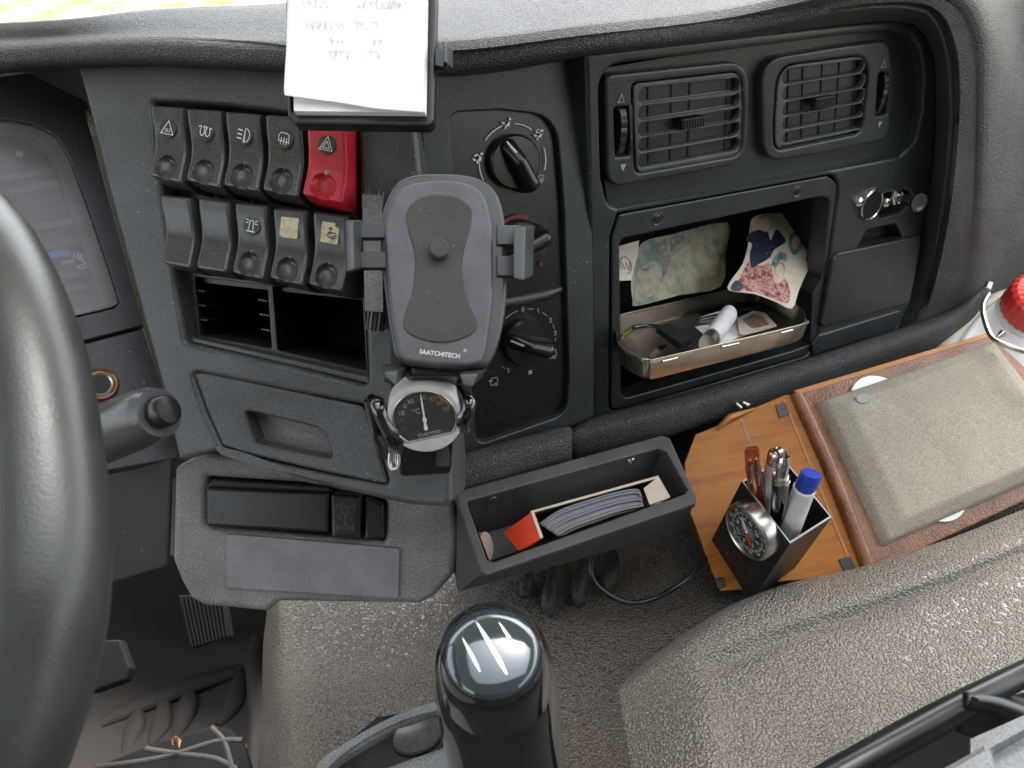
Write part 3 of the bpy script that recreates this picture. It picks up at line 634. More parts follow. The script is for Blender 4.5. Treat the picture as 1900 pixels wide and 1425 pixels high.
def vent(plate, hole, TL, TR, BL, BR, slots, kc, wheel, tri_up, tri_dn, vanes, label, tw=-1):
    v = slab('air_vent', FR, plate, -.001, .012, .0022, M['panel'], dash, r=.0015, holes=[hole, wheel], hr=.0015, res=3, uc=.016); v['label'] = label
    # grille insert with rounded slots
    uvh = rnd(*unchamfer([FR.uv(x, y, -.004) for x, y in hole], .014), 8); c0 = sum(uvh, Vector((0, 0))) / len(uvh)
    outer = [c0 + (p - c0) * .985 for p in uvh]
    loops = [outer]; n = len(slots)
    for (yl, yr, h) in slots:
        L_ = FR.uv(TL[0], yl, -.004); R_ = FR.uv(TR[0], yr, -.004); d = (R_ - L_).normalized(); nn = Vector((-d.y, d.x)); r = h
        A, B = L_ + d * r, R_ - d * r
        loops.append([B + (d * math.cos(a) + nn * math.sin(a)) * r for a in [math.pi / 2 - math.pi * i / 10 for i in range(11)]] +
                     [A + (d * math.cos(a) + nn * math.sin(a)) * r for a in [-math.pi / 2 - math.pi * i / 10 for i in range(11)]])
    slab_uv('vent_grille', FR, loops, -.003, .006, .0012, M['bezel'], v, res=3)
    slab('vent_duct', FR, [lerp(p, (sum(q[0] for q in hole) / len(hole), sum(q[1] for q in hole) / len(hole)), -.08) for p in hole], -.034, .002, .0003, M['dark'], v)
    for (xt, xb) in vanes:
        yt = TL[1] + (TR[1] - TL[1]) * (xt - TL[0]) / (TR[0] - TL[0]); yb = BL[1] + (BR[1] - BL[1]) * (xb - BL[0]) / (BR[0] - BL[0])
        a, b_ = FR.uv(xt, yt, -.008), FR.uv(xb, yb, -.008); k = Vector((tw * .008, 0))
        A = [FR.L(a.x, a.y, -.009), FR.L(a.x + .0012, a.y, -.009), FR.L(b_.x + .0012, b_.y, -.009), FR.L(b_.x, b_.y, -.009)]
        B = [FR.L(a.x + k.x, a.y, -.026), FR.L(a.x + .0012 + k.x, a.y, -.026), FR.L(b_.x + .0012 + k.x, b_.y, -.026), FR.L(b_.x + k.x, b_.y, -.026)]
        hexa('vent_vane', A, B, M['dark'], v, .0003)
    # ribbed slider
    c = FR.uv(*kc, .001); fr = Fr(FR.L(c.x, c.y, -.003), FR.u, FR.v)
    kn = slab_uv('vent_slider', fr, [rnd([Vector(p) for p in ((-.011, -.0042), (.011, -.0038), (.011, .0042), (-.011, .0042))], .002)], .0035, .007, .0008, M['black'], v)
    for i in range(8):
        x = -.0092 + i * .0026; o = slab_uv('slider_rib', fr, [rnd([Vector(p) for p in ((x, -.0036), (x + .0012, -.0036), (x + .0012, .0038), (x, .0038))], .0004)], .0048, .002, .0004, M['switch'], kn)
    # thumb wheel
    wc = sum((FR.uv(x, y, -.001) for x, y in wheel), Vector((0, 0))) / 4
    ht = (FR.uv(*wheel[0], 0) - FR.uv(*wheel[3], 0)).length * .5; fr2 = Fr(FR.L(wc.x, wc.y, -.010), FR.v * -1, FR.n)   # axis along u
    slab('wheel_well', FR, wheel, -.0125, .002, .0002, M['dark'], v)
    bm = bmesh.new(); RR = ht * .92; G = []
    for j, xx in enumerate((-.0026, .0026)):
        G.append([bm.verts.new((xx, (RR if (k % 3) else RR * .9) * math.cos(2 * math.pi * k / 42), -.006 - RR * .25 + (RR if (k % 3) else RR * .9) * .9 * math.sin(2 * math.pi * k / 42))) for k in range(42)])
    for k in range(42): bm.faces.new((G[0][k], G[0][(k + 1) % 42], G[1][(k + 1) % 42], G[1][k]))
    bm.faces.new(G[0][::-1]); bm.faces.new(G[1]); bmesh.ops.recalc_face_normals(bm, faces=bm.faces)
    for vv in bm.verts: vv.co.z = max(vv.co.z * .35, -.03) + .004
    me = bpy.data.meshes.new('thumb_wheel'); bm.to_mesh(me); bm.free(); fin(me, M['black'], 20)
    mobj('thumb_wheel', me, FR.M @ Matrix.Translation((wc.x, wc.y, -.0045)), v)
    s = .0032
    for c, up in ((tri_up, 1), (tri_dn, 0)):
        c = FR.uv(*c, 0)
        if up: icon('vent_mark', FR, c, s, [('l', [(-.8, -.8), (0, 1), (.8, -.8)], True, .2)], .0000, M['dimprint'], v)
        else: icon('vent_mark', FR, c, s, [('f', [(-.85, .8), (.85, .8), (0, -1)])], .0000, M['dimprint'], v)
    return v
vent([(1124, 156), (1136, 138), (1355, 115), (1382, 124), (1391, 148), (1388, 260), (1382, 286), (1364, 306), (1153, 345), (1134, 336), (1127, 318)],
     [(1172, 168), (1182, 153), (1358, 133), (1377, 143), (1380, 200), (1377, 268), (1360, 291), (1190, 321), (1178, 310), (1174, 240)],
     (1183, 165), (1371, 143), (1183, 308), (1367, 275), [(178.5, 158, .0056), (210, 184, .0055), (240.5, 210, .0054), (270, 237.5, .0053), (300, 266, .0052)],
     (1288, 229), [(1140, 200), (1169, 198), (1169, 289), (1143, 292)], (1153, 183), (1156, 311),
     [(1204, 1205), (1248, 1245), (1282, 1278), (1352, 1346)], 'left air vent with twisted inner vanes', -2.2)
vent([(1414, 134), (1424, 114), (1450, 104), (1560, 86), (1636, 76), (1652, 92), (1656, 140), (1650, 237), (1633, 262), (1550, 280), (1443, 297), (1421, 288), (1416, 262)],
     [(1441, 148), (1452, 124), (1470, 119), (1600, 102), (1612, 113), (1612, 141), (1603, 228), (1590, 249), (1452, 278), (1436, 268), (1436, 220)],
     (1451, 126), (1602, 112), (1446, 268), (1594, 238), [(143.5, 120, .0055), (174, 149, .0055), (203, 176, .0054), (230, 202, .0052), (256, 226, .0046)],
     (1532, 190), [(1631, 136), (1652, 133), (1646, 212), (1626, 216)], (1640, 119), (1632, 231),
     [(1465, 1462), (1492, 1488), (1528, 1520), (1560, 1550), (1590, 1580)], 'right air vent next to the padded corner', -.8)

# --- open pocket with its screwed frame
pk = slab('pocket_frame', FR, [(1136, 440), (1149, 398), (1535, 327), (1552, 338), (1553, 356), (1519, 602), (1511, 633), (1496, 658), (1146, 760), (1134, 750)], -.0015, .02, .0015, M['panel'], dash, r=.003,
          holes=[[(1150, 456), (1160, 441), (1520, 365), (1537, 366), (1540, 380), (1524, 520), (1518, 534), (1508, 545), (1503, 640), (1470, 652), (1166, 738), (1153, 732)]], hr=.002, uc=.012)
for s_ in ((1222, 407), (1482, 355)):
    c = FR.uv(*s_, 0); fr = Fr(FR.L(c.x, c.y, -.0015), FR.u, FR.v)
    o = lathe('frame_screw', fr, 0, 0, [(0, .0008), (.0022, .0012), (.0040, .0004), (.0044, -.001)], M['black'], pk, px=False, seg=24); lathe('screw_washer', fr, 0, 0, [(.0043, .0003), (.0052, .0009), (.0058, 0)], M['switch'], pk, px=False, seg=24)
    icon('screw_cross', fr, Vector((0, 0)), .002, [('l', [(-1, -.4), (1, .4)], False, .35), ('l', [(-.4, 1), (.4, -1)], False, .35)], .00135, M['dark'], pk)
uv = [FR.uv(x, y, -.02) for x, y in ((1140, 436), (1530, 352), (1505, 668), (1145, 748))]
A = [FR.L(p.x, p.y, -.0205) for p in uv]; B = [FR.L(p.x, p.y + (0 if i < 2 else 0), -.105) for i, p in enumerate(uv)]
polyW('pocket_box', A + B, [(7, 6, 5, 4), (1, 0, 4, 5), (0, 3, 7, 4), (2, 1, 5, 6), (3, 2, 6, 7)], M['dark'], pk)
# --- two small doors
slab('storage_door', FR, [(1546, 482), (1556, 470), (1708, 437), (1711, 444), (1690, 558), (1682, 565), (1528, 608), (1524, 600)], .0035, .016, .0022, M['panel'], dash, r=.0015, res=3)
slab('lower_storage_door', FR, [(1520, 622), (1670, 576), (1677, 582), (1668, 604), (1650, 618), (1508, 660), (1508, 640)], .0025, .016, .0022, M['panel'], dash, r=.002, res=3)
slab('door_gap', FR, [(1520, 470), (1712, 436), (1680, 600), (1500, 660)], -.010, .004, .0003, M['dark'], dash) if 0 else None
# --- lighter socket, ring and chrome screws
c = FR.uv(1618, 380, .003); fr = Fr(FR.L(c.x, c.y, 0), FR.u, FR.v)
sk = lathe('lighter_ring', fr, 0, 0, [(.0118, .0002), (.0118, .003), (.0128, .0042), (.0138, .003), (.0138, 0)], M['chrome'], dash, px=False, seg=48, sy=1.12)
lathe('ring_bore', fr, 0, 0, [(0, .0030), (.0112, .0030), (.0119, .0034)], M['matblack'], sk, px=False, sy=1.12)
for s_ in ((1597, 376), (1648, 377)):
    c = FR.uv(*s_, .004); f_ = Fr(FR.L(c.x, c.y, 0), FR.u, FR.v)
    o = lathe('chrome_screw', f_, 0, 0, [(0, .0052), (.0025, .0048), (.0046, .003), (.0052, .0006), (.0052, -.002)], M['chrome'], sk, px=False, seg=24)
    icon('screw_cross', f_, Vector((0, 0)), .0016, [('l', [(-1, -.4), (1, .4)], False, .4), ('l', [(-.4, 1), (.4, -1)], False, .4)], .0053, M['dark'], o)
c = FR.uv(1668, 368, .004); f_ = Fr(FR.L(c.x, c.y, -.002), FR.u, FR.v)
pl = lathe('pull_switch', f_, 0, 0, [(.004, .006), (.0062, .0064), (.0075, .005), (.0085, .002), (.0085, -.006)], M['chrome'], dash, px=False, seg=6, ang=20)
P0 = f_.L(0, 0, 0); P1 = W(1706, 376, FR.depth(1706, 376, .03)); ax = (P1 - P0)
tubeW('pull_shaft', [P0, P0 + ax * .55], [.0035, .0035], M['steel'], pl, n=1)
tubeW('pull_stem', [P0 + ax * .45, P0 + ax * .9], [.0050, .0050], M['black'], pl, n=1)
fq = Fr(P0 + ax * .88, FR.u, FR.v); ff = Fr(P0 + ax * .85, ax.cross(Vector((0, 0, 1))), ax.cross(ax.cross(Vector((0, 0, 1)))) * -1)
hn = ax.normalized(); uu = hn.cross(Vector((0, 0, 1))).normalized(); vv = hn.cross(uu); ff = Fr(P0 + ax * .86, uu, vv)
if ff.n.dot(hn) < 0: ff = Fr(P0 + ax * .86, uu * -1, vv)
lathe('pull_button', ff, 0, 0, [(.003, -.001), (.0085, 0), (.0092, .002), (.0088, .0045), (.006, .0042), (0, .003)], M['gloss'], pl, px=False, seg=32)

# --- lower knee pads
def kneepad(name, cols, endr=None):
    rows = [[], [], [], [], [], []]
    for (fr, top, bot, w) in cols:
        tx, ty = top; bx, by = bot
        rows[0].append(fr.p(tx, ty, -.03)); rows[1].append(fr.p(tx, ty, w * .35)); rows[2].append(fr.p(*lerp(top, bot, .18), w * .85))
        rows[3].append(fr.p(*lerp(top, bot, .45), w)); rows[4].append(fr.p(*lerp(top, bot, .85), w * .7)); rows[5].append(fr.p(bx, by, -.02))
    return loftW(name, rows, M['pad'], dash, n=5, m=6, thick=.003, flip=False)
kneepad('knee_pad', [(FC, (836, 862), (842, 916), .020), (FC, (850, 854), (846, 924), .026), (FC, (950, 824), (950, 895), .026), (FC, (1045, 799), (1046, 862), .026), (FC, (1053, 803), (1052, 850), .018)])
kneepad('knee_pad', [(FR, (1062, 800), (1062, 850), .014), (FR, (1072, 788), (1072, 850), .024), (FR, (1180, 760), (1190, 822), .026), (FR, (1300, 727), (1310, 792), .026), (FR, (1480, 676), (1490, 750), .026),
                     (FR, (1600, 638), (1620, 712), .026), (FR, (1700, 605), (1720, 668), .028), (FR, (1770, 577), (1775, 640), .028), (FR, (1815, 540), (1815, 600), .02), (FR, (1850, 500), (1852, 540), -.01)])
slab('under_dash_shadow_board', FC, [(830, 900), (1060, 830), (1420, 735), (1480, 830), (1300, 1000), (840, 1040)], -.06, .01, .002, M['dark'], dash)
# --- lower fascia
fa = slab('lower_fascia', FU, [(322, 868), (380, 838), (500, 850), (838, 905), (850, 1000), (842, 1066), (806, 1108), (778, 1122), (516, 1118), (494, 1137), (378, 1126), (352, 1112), (334, 1080), (318, 1040)],
          0, .05, .006, M['lower'], dash, r=.006, res=4, holes=[[(384, 886), (560, 897), (714, 930), (713, 1006), (600, 998), (384, 977)]], hr=.002)
slab('fascia_pocket_floor', FU, [(370, 870), (730, 910), (730, 1020), (370, 990)], -.03, .004, .0005, M['dark'], fa)
slab('cover_plate', FU, [(420, 991), (742, 1018), (739, 1112), (419, 1092)], .0025, .005, .0010, M['plate'], fa, r=.003)
slab('black_box', FU, [(382, 905), (611, 915), (609, 989), (382, 976)], .007, .03, .0025, M['black'], dash, r=.002, res=3)
slab('black_box_top', FU, [(383, 900), (395, 889), (612, 904), (618, 918), (382, 910)], .002, .03, .002, M['dark'], dash, r=.002)
bt = slab('axle_button', FU, [(613, 916), (670, 920), (667, 1001), (614, 999)], .009, .035, .003, M['black'], dash, r=.002, res=3)
icon('axle_symbol', FU, FU.uv(640, 960, .009), .0085, [('l', [(-.7, -1.3), (-.7, -.6)], False, .18), ('l', [(.7, -1.3), (.7, -.6)], False, .18), ('l', [(-.7, -.95), (-.2, -.95), (0, -.6), (.2, -.95), (.7, -.95)], False), ('l', [(0, -1.2), (.25, -.95)], False),
      ('l', [(0, -.6), (0, .3)]), ('l', [(-.3, .3), (.3, .3), (.3, 1.0), (-.3, 1.0)], True), ('l', arc(0, .3, 1.0, 100, 200, 10)), ('l', [(.8, .9), (1.0, 1.3)]), ('l', [(-.7, .1), (-.3, -.2)])], .0093, M['switch'], bt, wd=.12)
slab('black_box_end', FU, [(676, 918), (712, 938), (712, 1000), (674, 1003)], .004, .03, .003, M['black'], dash, r=.002, res=3)
# ------------------------------------------------------------------ ENGINE COVER with its grained vinyl mat
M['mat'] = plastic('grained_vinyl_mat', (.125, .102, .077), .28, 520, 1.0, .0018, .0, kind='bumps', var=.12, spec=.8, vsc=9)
M['mat2'] = plastic('coarse_vinyl_lit', (.29, .256, .208), .30, 500, 1.0, .0018, .0, kind='bumps', var=.12, spec=.8, vsc=9)  # mat vinyl again, base colour raised for strong light on the block
ec = thing('engine_cover', WH(1100, 1300, .60), 'brown grey grained vinyl mat moulded over the engine cover between the seats', 'engine cover')
def HR(rows): return [[WH(x, y, h) for x, y, h in r] for r in rows]
# columns run left to right, rows from back to front
base = HR([
 [(500, 1000, .66), (515, 985, .60), (560, 980, .575), (700, 975, .57), (900, 960, .57), (1100, 930, .57), (1300, 900, .57), (1500, 860, .57), (1800, 800, .57), (2100, 760, .57)],
 [(496, 1120, .70), (508, 1110, .60), (545, 1105, .562), (700, 1100, .555), (900, 1090, .56), (1100, 1080, .565), (1300, 1060, .57), (1500, 1030, .57), (1800, 970, .57), (2100, 930, .57)],
 [(488, 1200, .72), (500, 1195, .60), (545, 1192, .555), (700, 1190, .545), (900, 1185, .548), (1080, 1170, .555), (1240, 1150, .560), (1400, 1130, .56), (1800, 1080, .55), (2100, 1060, .55)],
 [(486, 1290, .72), (498, 1285, .60), (540, 1283, .55), (700, 1280, .538), (900, 1275, .54), (1100, 1270, .548), (1250, 1260, .55), (1400, 1240, .55), (1800, 1200, .55), (2100, 1200, .55)],
 [(484, 1380, .72), (496, 1380, .60), (540, 1378, .545), (700, 1376, .535), (900, 1376, .535), (1100, 1376, .54), (1250, 1370, .545), (1400, 1360, .545), (1800, 1330, .545), (2100, 1330, .545)],
 [(480, 1520, .72), (495, 1520, .60), (540, 1520, .54), (700, 1520, .53), (900, 1520, .53), (1100, 1520, .535), (1250, 1520, .54), (1400, 1520, .54), (1800, 1520, .54), (2100, 1520, .54)]])
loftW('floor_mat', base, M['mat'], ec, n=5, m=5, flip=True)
hexa('engine_box', [WH(520, 1000, .62), WH(2100, 780, .62), WH(2100, 1500, .62), WH(520, 1500, .62)], [WH(520, 1000, .62) - Vector((0, 0, .55)), WH(2100, 780, .62) - Vector((0, 0, .55)), WH(2100, 1500, .62) - Vector((0, 0, .55)), WH(520, 1500, .62) - Vector((0, 0, .55))], M['dark'], ec)
for pts in ([(985, 1062, .558), (978, 1085, .556), (976, 1108, .560)], [(1030, 1045, .558), (1024, 1085, .550), (1018, 1120, .550), (1022, 1150, .560)], [(1088, 1020, .560), (1082, 1060, .552), (1072, 1100, .552), (1076, 1128, .562)], [(1135, 1010, .562), (1136, 1045, .554), (1132, 1080, .554), (1130, 1108, .566)]):
    tubeW('moulded_rib', [WH(*p) for p in pts], [.003, .0066, .0066, .003][:len(pts)], M['rib'], ec, seg=14)
# raised right hand block: rolled shoulder, crease and broad grained flat
blk = HR([
 [(1150, 1300, .59), (1300, 1190, .575), (1385, 1128, .57), (1480, 1092, .57), (1600, 1062, .57), (1760, 1010, .57), (1900, 955, .57), (2100, 880, .57)],
 [(1120, 1290, .575), (1262, 1180, .54), (1362, 1120, .53), (1470, 1080, .53), (1598, 1052, .53), (1760, 1000, .53), (1900, 945, .53), (2100, 870, .53)],
 [(1110, 1300, .565), (1240, 1215, .522), (1340, 1150, .515), (1460, 1110, .513), (1600, 1078, .512), (1760, 1025, .512), (1900, 968, .512), (2100, 895, .512)],
 [(1105, 1315, .560), (1262, 1228, .518), (1330, 1190, .513), (1460, 1150, .510), (1600, 1112, .508), (1760, 1060, .507), (1900, 1005, .507), (2100, 935, .507)],
 [(1105, 1330, .558), (1272, 1246, .519), (1335, 1236, .522), (1460, 1186, .520), (1600, 1140, .517), (1760, 1082, .514), (1900, 1024, .512), (2100, 955, .51)],
 [(1110, 1350, .556), (1278, 1280, .516), (1350, 1262, .516), (1460, 1212, .515), (1600, 1166, .512), (1760, 1106, .510), (1900, 1048, .508), (2100, 980, .508)],
 [(1120, 1400, .553), (1290, 1340, .514), (1360, 1320, .513), (1460, 1280, .512), (1600, 1230, .510), (1760, 1190, .508), (1900, 1150, .506), (2100, 1100, .506)],
 [(1130, 1540, .55), (1300, 1520, .514), (1380, 1500, .512), (1460, 1480, .510), (1600, 1450, .508), (1760, 1430, .506), (1900, 1400, .504), (2100, 1380, .504)]])
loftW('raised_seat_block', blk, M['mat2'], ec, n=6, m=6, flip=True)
# ------------------------------------------------------------------ driver's footwell
fw = thing('driver_footwell', WH(350, 1250, .95), 'dark brown ribbed rubber floor lining of the driver footwell', 'floor lining')
loftW('ribbed_floor', HR([[(-200, 1000, .75), (200, 1010, .75), (440, 1060, .75), (540, 1060, .70)], [(-200, 1120, .88), (200, 1120, .88), (440, 1150, .88), (540, 1140, .82)], [(-200, 1250, .96), (200, 1240, .96), (440, 1220, .96), (540, 1210, .90)],
    [(-200, 1420, .96), (200, 1420, .96), (440, 1400, .96), (540, 1380, .95)], [(-200, 1700, .96), (200, 1700, .96), (440, 1700, .96), (540, 1700, .98)]]), M['floor'], fw, n=5, m=5, flip=True)
M['ribm'] = M['floor']
for pts in ([(256, 1316), (250, 1350), (232, 1400)], [(305, 1294), (298, 1345), (280, 1382)], [(352, 1275), (345, 1320), (325, 1370)], [(446, 1245), (438, 1300), (405, 1345)]):
    tubeW('floor_rib', [WH(x, y, .963) for x, y in pts], [.003, .007, .003], M['floor'], fw, seg=12, flat=2.2)
tubeW('floor_rib', [WH(x, y, .963) for x, y in ((190, 1340), (256, 1310), (352, 1272), (450, 1240))], [.004, .006, .006, .004], M['floor'], fw, seg=12, flat=2.4)
tubeW('floor_rib', [WH(x, y, .93) for x, y in ((500, 1140), (478, 1220), (478, 1330), (470, 1440))], [.012, .016, .012, .012], M['floor'], fw, seg=12)
FA = F3((350, 1204, .98), (428, 1182, .98), (332, 1110, 1.0))
ap = thing('accelerator_pedal', WH(385, 1150, .9), 'ribbed black accelerator pedal below the grey fascia', 'pedal')
slab('pedal_pad', FA, [(330, 1105), (415, 1100), (428, 1180), (352, 1204)], 0, .012, .002, M['matblack'], ap)
for i in range(11):
    t_ = i / 10.6; a_, b_ = lerp((333, 1106), (412, 1102), t_), lerp((354, 1201), (423, 1180), t_)
    slab('pedal_groove_rib', FA, [a_, (a_[0] + 4, a_[1]), (b_[0] + 4, b_[1]), b_], .003, .004, .0008, M['matblack'], ap)
FB_ = F3((170, 1285, .9), (240, 1262, .9), (160, 1190, .93))
bp_ = thing('brake_pedal', WH(200, 1250, .9), 'dark worn brake pedal half hidden behind the steering wheel', 'pedal')
slab('pedal_pad', FB_, [(120, 1190), (222, 1186), (240, 1238), (232, 1262), (172, 1284), (110, 1290)], 0, .015, .003, M['matblack'], bp_, r=.004)
mp = thing('rubber_mat', WH(330, 1400, .85), 'black rubber pad with raised crossing ribs lying on the footwell floor', 'rubber mat')
FM = Fr(WH(330, 1400, .86), Vector((1, .25, 0)), Vector((-.25, 1, .25)))
pad_ = slab('mat_body', FM, [(180, 1420), (300, 1372), (398, 1346), (428, 1352), (452, 1380), (470, 1440), (480, 1540), (160, 1560)], 0, .02, .004, M['matblack'], mp, r=.008, res=3)
M['ribtan'] = plastic('worn_rubber_edge', (.050, .043, .038), .6, 900, .2, .0003, .5)
for k in ([(178, 1424), (300, 1406), (402, 1376), (450, 1374)], [(270, 1390), (340, 1400), (400, 1408), (440, 1428)], [(392, 1350), (416, 1376), (432, 1430), (438, 1470)]):
    tubeW('mat_rib', [FM.p(x, y, -.002) for x, y in k], .0034, M['ribtan'], mp, seg=10, flat=1.2)
M['leaf'] = simple('dry_leaf', (.42, .20, .09), .7)
lf = loftW('leaf_scrap', [[FM.p(318, 1372, .012), FM.p(326, 1366, .02), FM.p(336, 1374, .012)], [FM.p(320, 1384, .014), FM.p(328, 1380, .008), FM.p(333, 1388, .018)]], M['leaf'], None, thick=.0006)
tag(lf, 'small orange brown leaf scrap on the ribbed rubber pad', 'leaf')
tw = tubeW('dry_twig', [WH(458, 1388, .93), WH(470, 1370, .925), WH(484, 1350, .925)], [.003, .004, .0015], M['leaf'], None, seg=8)
tag(tw, 'short dry brown twig between rubber pad and engine cover', 'twig')

# ------------------------------------------------------------------ NOTEPAD ON CLIP BOARD
FN = F3((535, 222, .440), (805, 228, .430), (528, -10, .455))
nb = thing('clipboard', FN.p(670, 220), 'black notepad board with side clip fixed in front of the dash', 'clipboard')
slab('board', FN, [(527, -160), (812, -165), (804, 222), (795, 234), (548, 230), (533, 216)], -.006, .006, .002, M['black'], nb, r=.003)
slab('board_rim', FN, [(527, -160), (812, -165), (804, 222), (796, 233), (546, 229), (534, 214)], 0, .009, .0012, M['black'], nb, r=.003, holes=[[(531, -150), (797, -155), (790, 210), (540, 205)]], hr=.001)
slab('clip_arm', FN, [(800, 86), (828, 90), (824, 124), (800, 120)], -.002, .005, .0008, M['holder_rim'], nb)
hexa('clip_tab', [FN.p(822, 84, .010), FN.p(828, 80, .010), FN.p(829, 118, .010), FN.p(822, 112, .010)], [FN.p(824, 84, -.008), FN.p(841, 88, -.008), FN.p(841, 128, -.008), FN.p(824, 116, -.008)], M['holder_rim'], nb, .0008)
npd = thing('notepad', FN.p(660, 100), 'squared white paper pad with faint pencil writing on the black clipboard', 'notepad')
slab('paper_stack', FN, [(534, -150), (794, -155), (788, 208), (545, 206)], .0045, .006, .0004, M['paper'], npd)
def sheet(x0, pts): return None
rows = []
L0 = [(533, -140), (533, 0), (531, 100), (527, 170), (524, 176)]; R0 = [(792, -145), (790, 0), (788, 100), (786, 170), (784, 200)]
B = [(528, 176), (580, 182), (640, 190), (700, 200), (784, 206)]
for i, yt in enumerate((-140, 0, 90, 150, 200)):
    r = []
    for j in range(5):
        s = j / 4; x = L0[i][0] * (1 - s) + R0[i][0] * s
        y = yt if i < 3 else (yt * (1 - 0) if i == 3 else B[j][1] + (2 if j else 0))
        if i == 3: y = 130 + (B[j][1] - 130) * .6
        if i == 4: x = B[j][0]
        r.append(FN.p(x, y, .0065 + (.003 if i == 4 else .0012 if i == 3 else 0) * (1 - s) + .0004))
    rows.append(r)
loftW('top_sheet', rows, M['paper'], npd, n=5, m=5, thick=.0003, flip=True)
gl = []
for i in range(24):
    x = 545 + i * 10.2; gl.append(('l', [FN.uv(x, -60, .0071), FN.uv(x - 1, 125, .0071)], .00014))
for i in range(19): y = -55 + i * 10; gl.append(('l', [FN.uv(540, y, .0071), FN.uv(785, y, .0071)], .00014))
marks('paper_grid', FN, gl, .0074, M['grid'], npd)
wr = []
random.seed(3)
for (x0, x1, y, h) in ((556, 610, 8, 8), (660, 760, 8, 9), (568, 640, 48, 9), (655, 700, 48, 9), (600, 640, 78, 7), (690, 705, 80, 8), (575, 580, 100, 6), (606, 650, 102, 9), (672, 704, 100, 12)):
    x = x0
    while x < x1:
        k = [(x + random.uniform(-1, 8), y + random.uniform(-h, h)) for _ in range(random.randint(3, 5))]
        wr.append(('l', catmull([FN.uv(a, b, .0075) for a, b in k], 5), .00028)); x += random.uniform(9, 13)
for a, b, y in ((565, 700, 40), (604, 660, 95), (668, 706, 95)): wr.append(('l', [FN.uv(a, y, .0075), FN.uv(b, y + 2, .0075)], .00024))
marks('pencil_writing', FN, wr, .0077, M['pencil'], npd)

# ------------------------------------------------------------------ PHONE HOLDER
FP = F3((740, 660, .425), (900, 676, .430), (728, 350, .440))
ph = thing('phone_holder', FP.p(810, 700, -.06), 'black car phone holder with hourglass foam pad and side grips', 'phone holder')
body = [(716, 372), (736, 338), (768, 323), (820, 320), (870, 324), (905, 338), (925, 362), (936, 400), (938, 440), (941, 545), (930, 620), (912, 668), (888, 682), (820, 680), (760, 674), (738, 664), (728, 640), (716, 560), (706, 460), (706, 410)]
front = [(720, 388), (740, 352), (772, 338), (820, 334), (862, 338), (892, 354), (908, 390), (914, 440), (915, 540), (906, 620), (898, 660), (882, 676), (820, 678), (762, 672), (742, 660), (732, 630), (722, 560), (714, 460), (713, 420)]
slab('holder_back', FP, body, -.006, .013, .003, M['holder_rim'], ph, sm=5, res=4)
cr = slab('holder_face', FP, front, 0, .012, .0022, M['holder'], ph, sm=5, res=4)
hg = [(815, 361), (848, 366), (872, 384), (876, 402), (868, 440), (860, 470), (858, 500), (864, 545), (880, 585), (886, 605), (874, 622), (845, 634), (818, 637), (785, 632), (756, 618), (748, 600), (752, 580), (764, 545), (770, 500), (768, 465), (758, 430), (753, 400), (764, 378), (788, 364)]
slab('pad_groove', FP, hg, .0002, .0015, .0001, M['black'], cr, sm=4)
uvh = [FP.uv(x, y, .0005) for x, y in hg]; ch = sum(uvh, Vector((0, 0))) / len(uvh)
slab_uv('foam_pad', FP, [catmull([ch + (p - ch) * .985 for p in uvh], 4, True)], .0009, .002, .0005, M['rubber'], ph)
lathe('release_button', FP, 815, 462, [(0, .0075), (.0048, .0073), (.0055, .0066), (.0056, .0008)], M['rubber'], ph, w=.005)
text('brand_lettering', FP, FP.uv(816, 657, .0003), .0002, 'SAATCHITECH', .00355, M['white'], cr, rot=-.02, sx=.96, bold=.018)
text('registered_mark', FP, FP.uv(863, 651, .0003), .0002, '®', .0026, M['white'], cr)
# side grips and their twin bars
for s_ in (0, 1):
    if s_ == 0:
        for (a, b) in ((410, 442), (466, 498)): slab('grip_bar', FP, [(664, a), (722, a + 1), (722, b), (664, b)], -.004, .005, .0008, M['black'], ph)
        g = hexa('side_grip', [FP.p(640, 412, .010), FP.p(656, 411, .010), FP.p(658, 500, .010), FP.p(642, 506, .010)], [FP.p(641, 408, -.008), FP.p(674, 408, -.008), FP.p(674, 498, -.008), FP.p(644, 508, -.008)], M['holder_rim'], ph, .0014)
    else:
        for (a, b) in ((417, 454), (474, 512)): slab('grip_bar', FP, [(922, a), (966, a), (966, b), (922, b)], -.004, .005, .0008, M['holder_rim'], ph)
        g = hexa('side_grip', [FP.p(952, 424, .009), FP.p(975, 419, .009), FP.p(972, 522, .009), FP.p(952, 517, .009)], [FP.p(960, 418, -.010), FP.p(992, 418, -.010), FP.p(990, 512, -.010), FP.p(956, 516, -.010)], M['holder_rim'], ph, .0014)
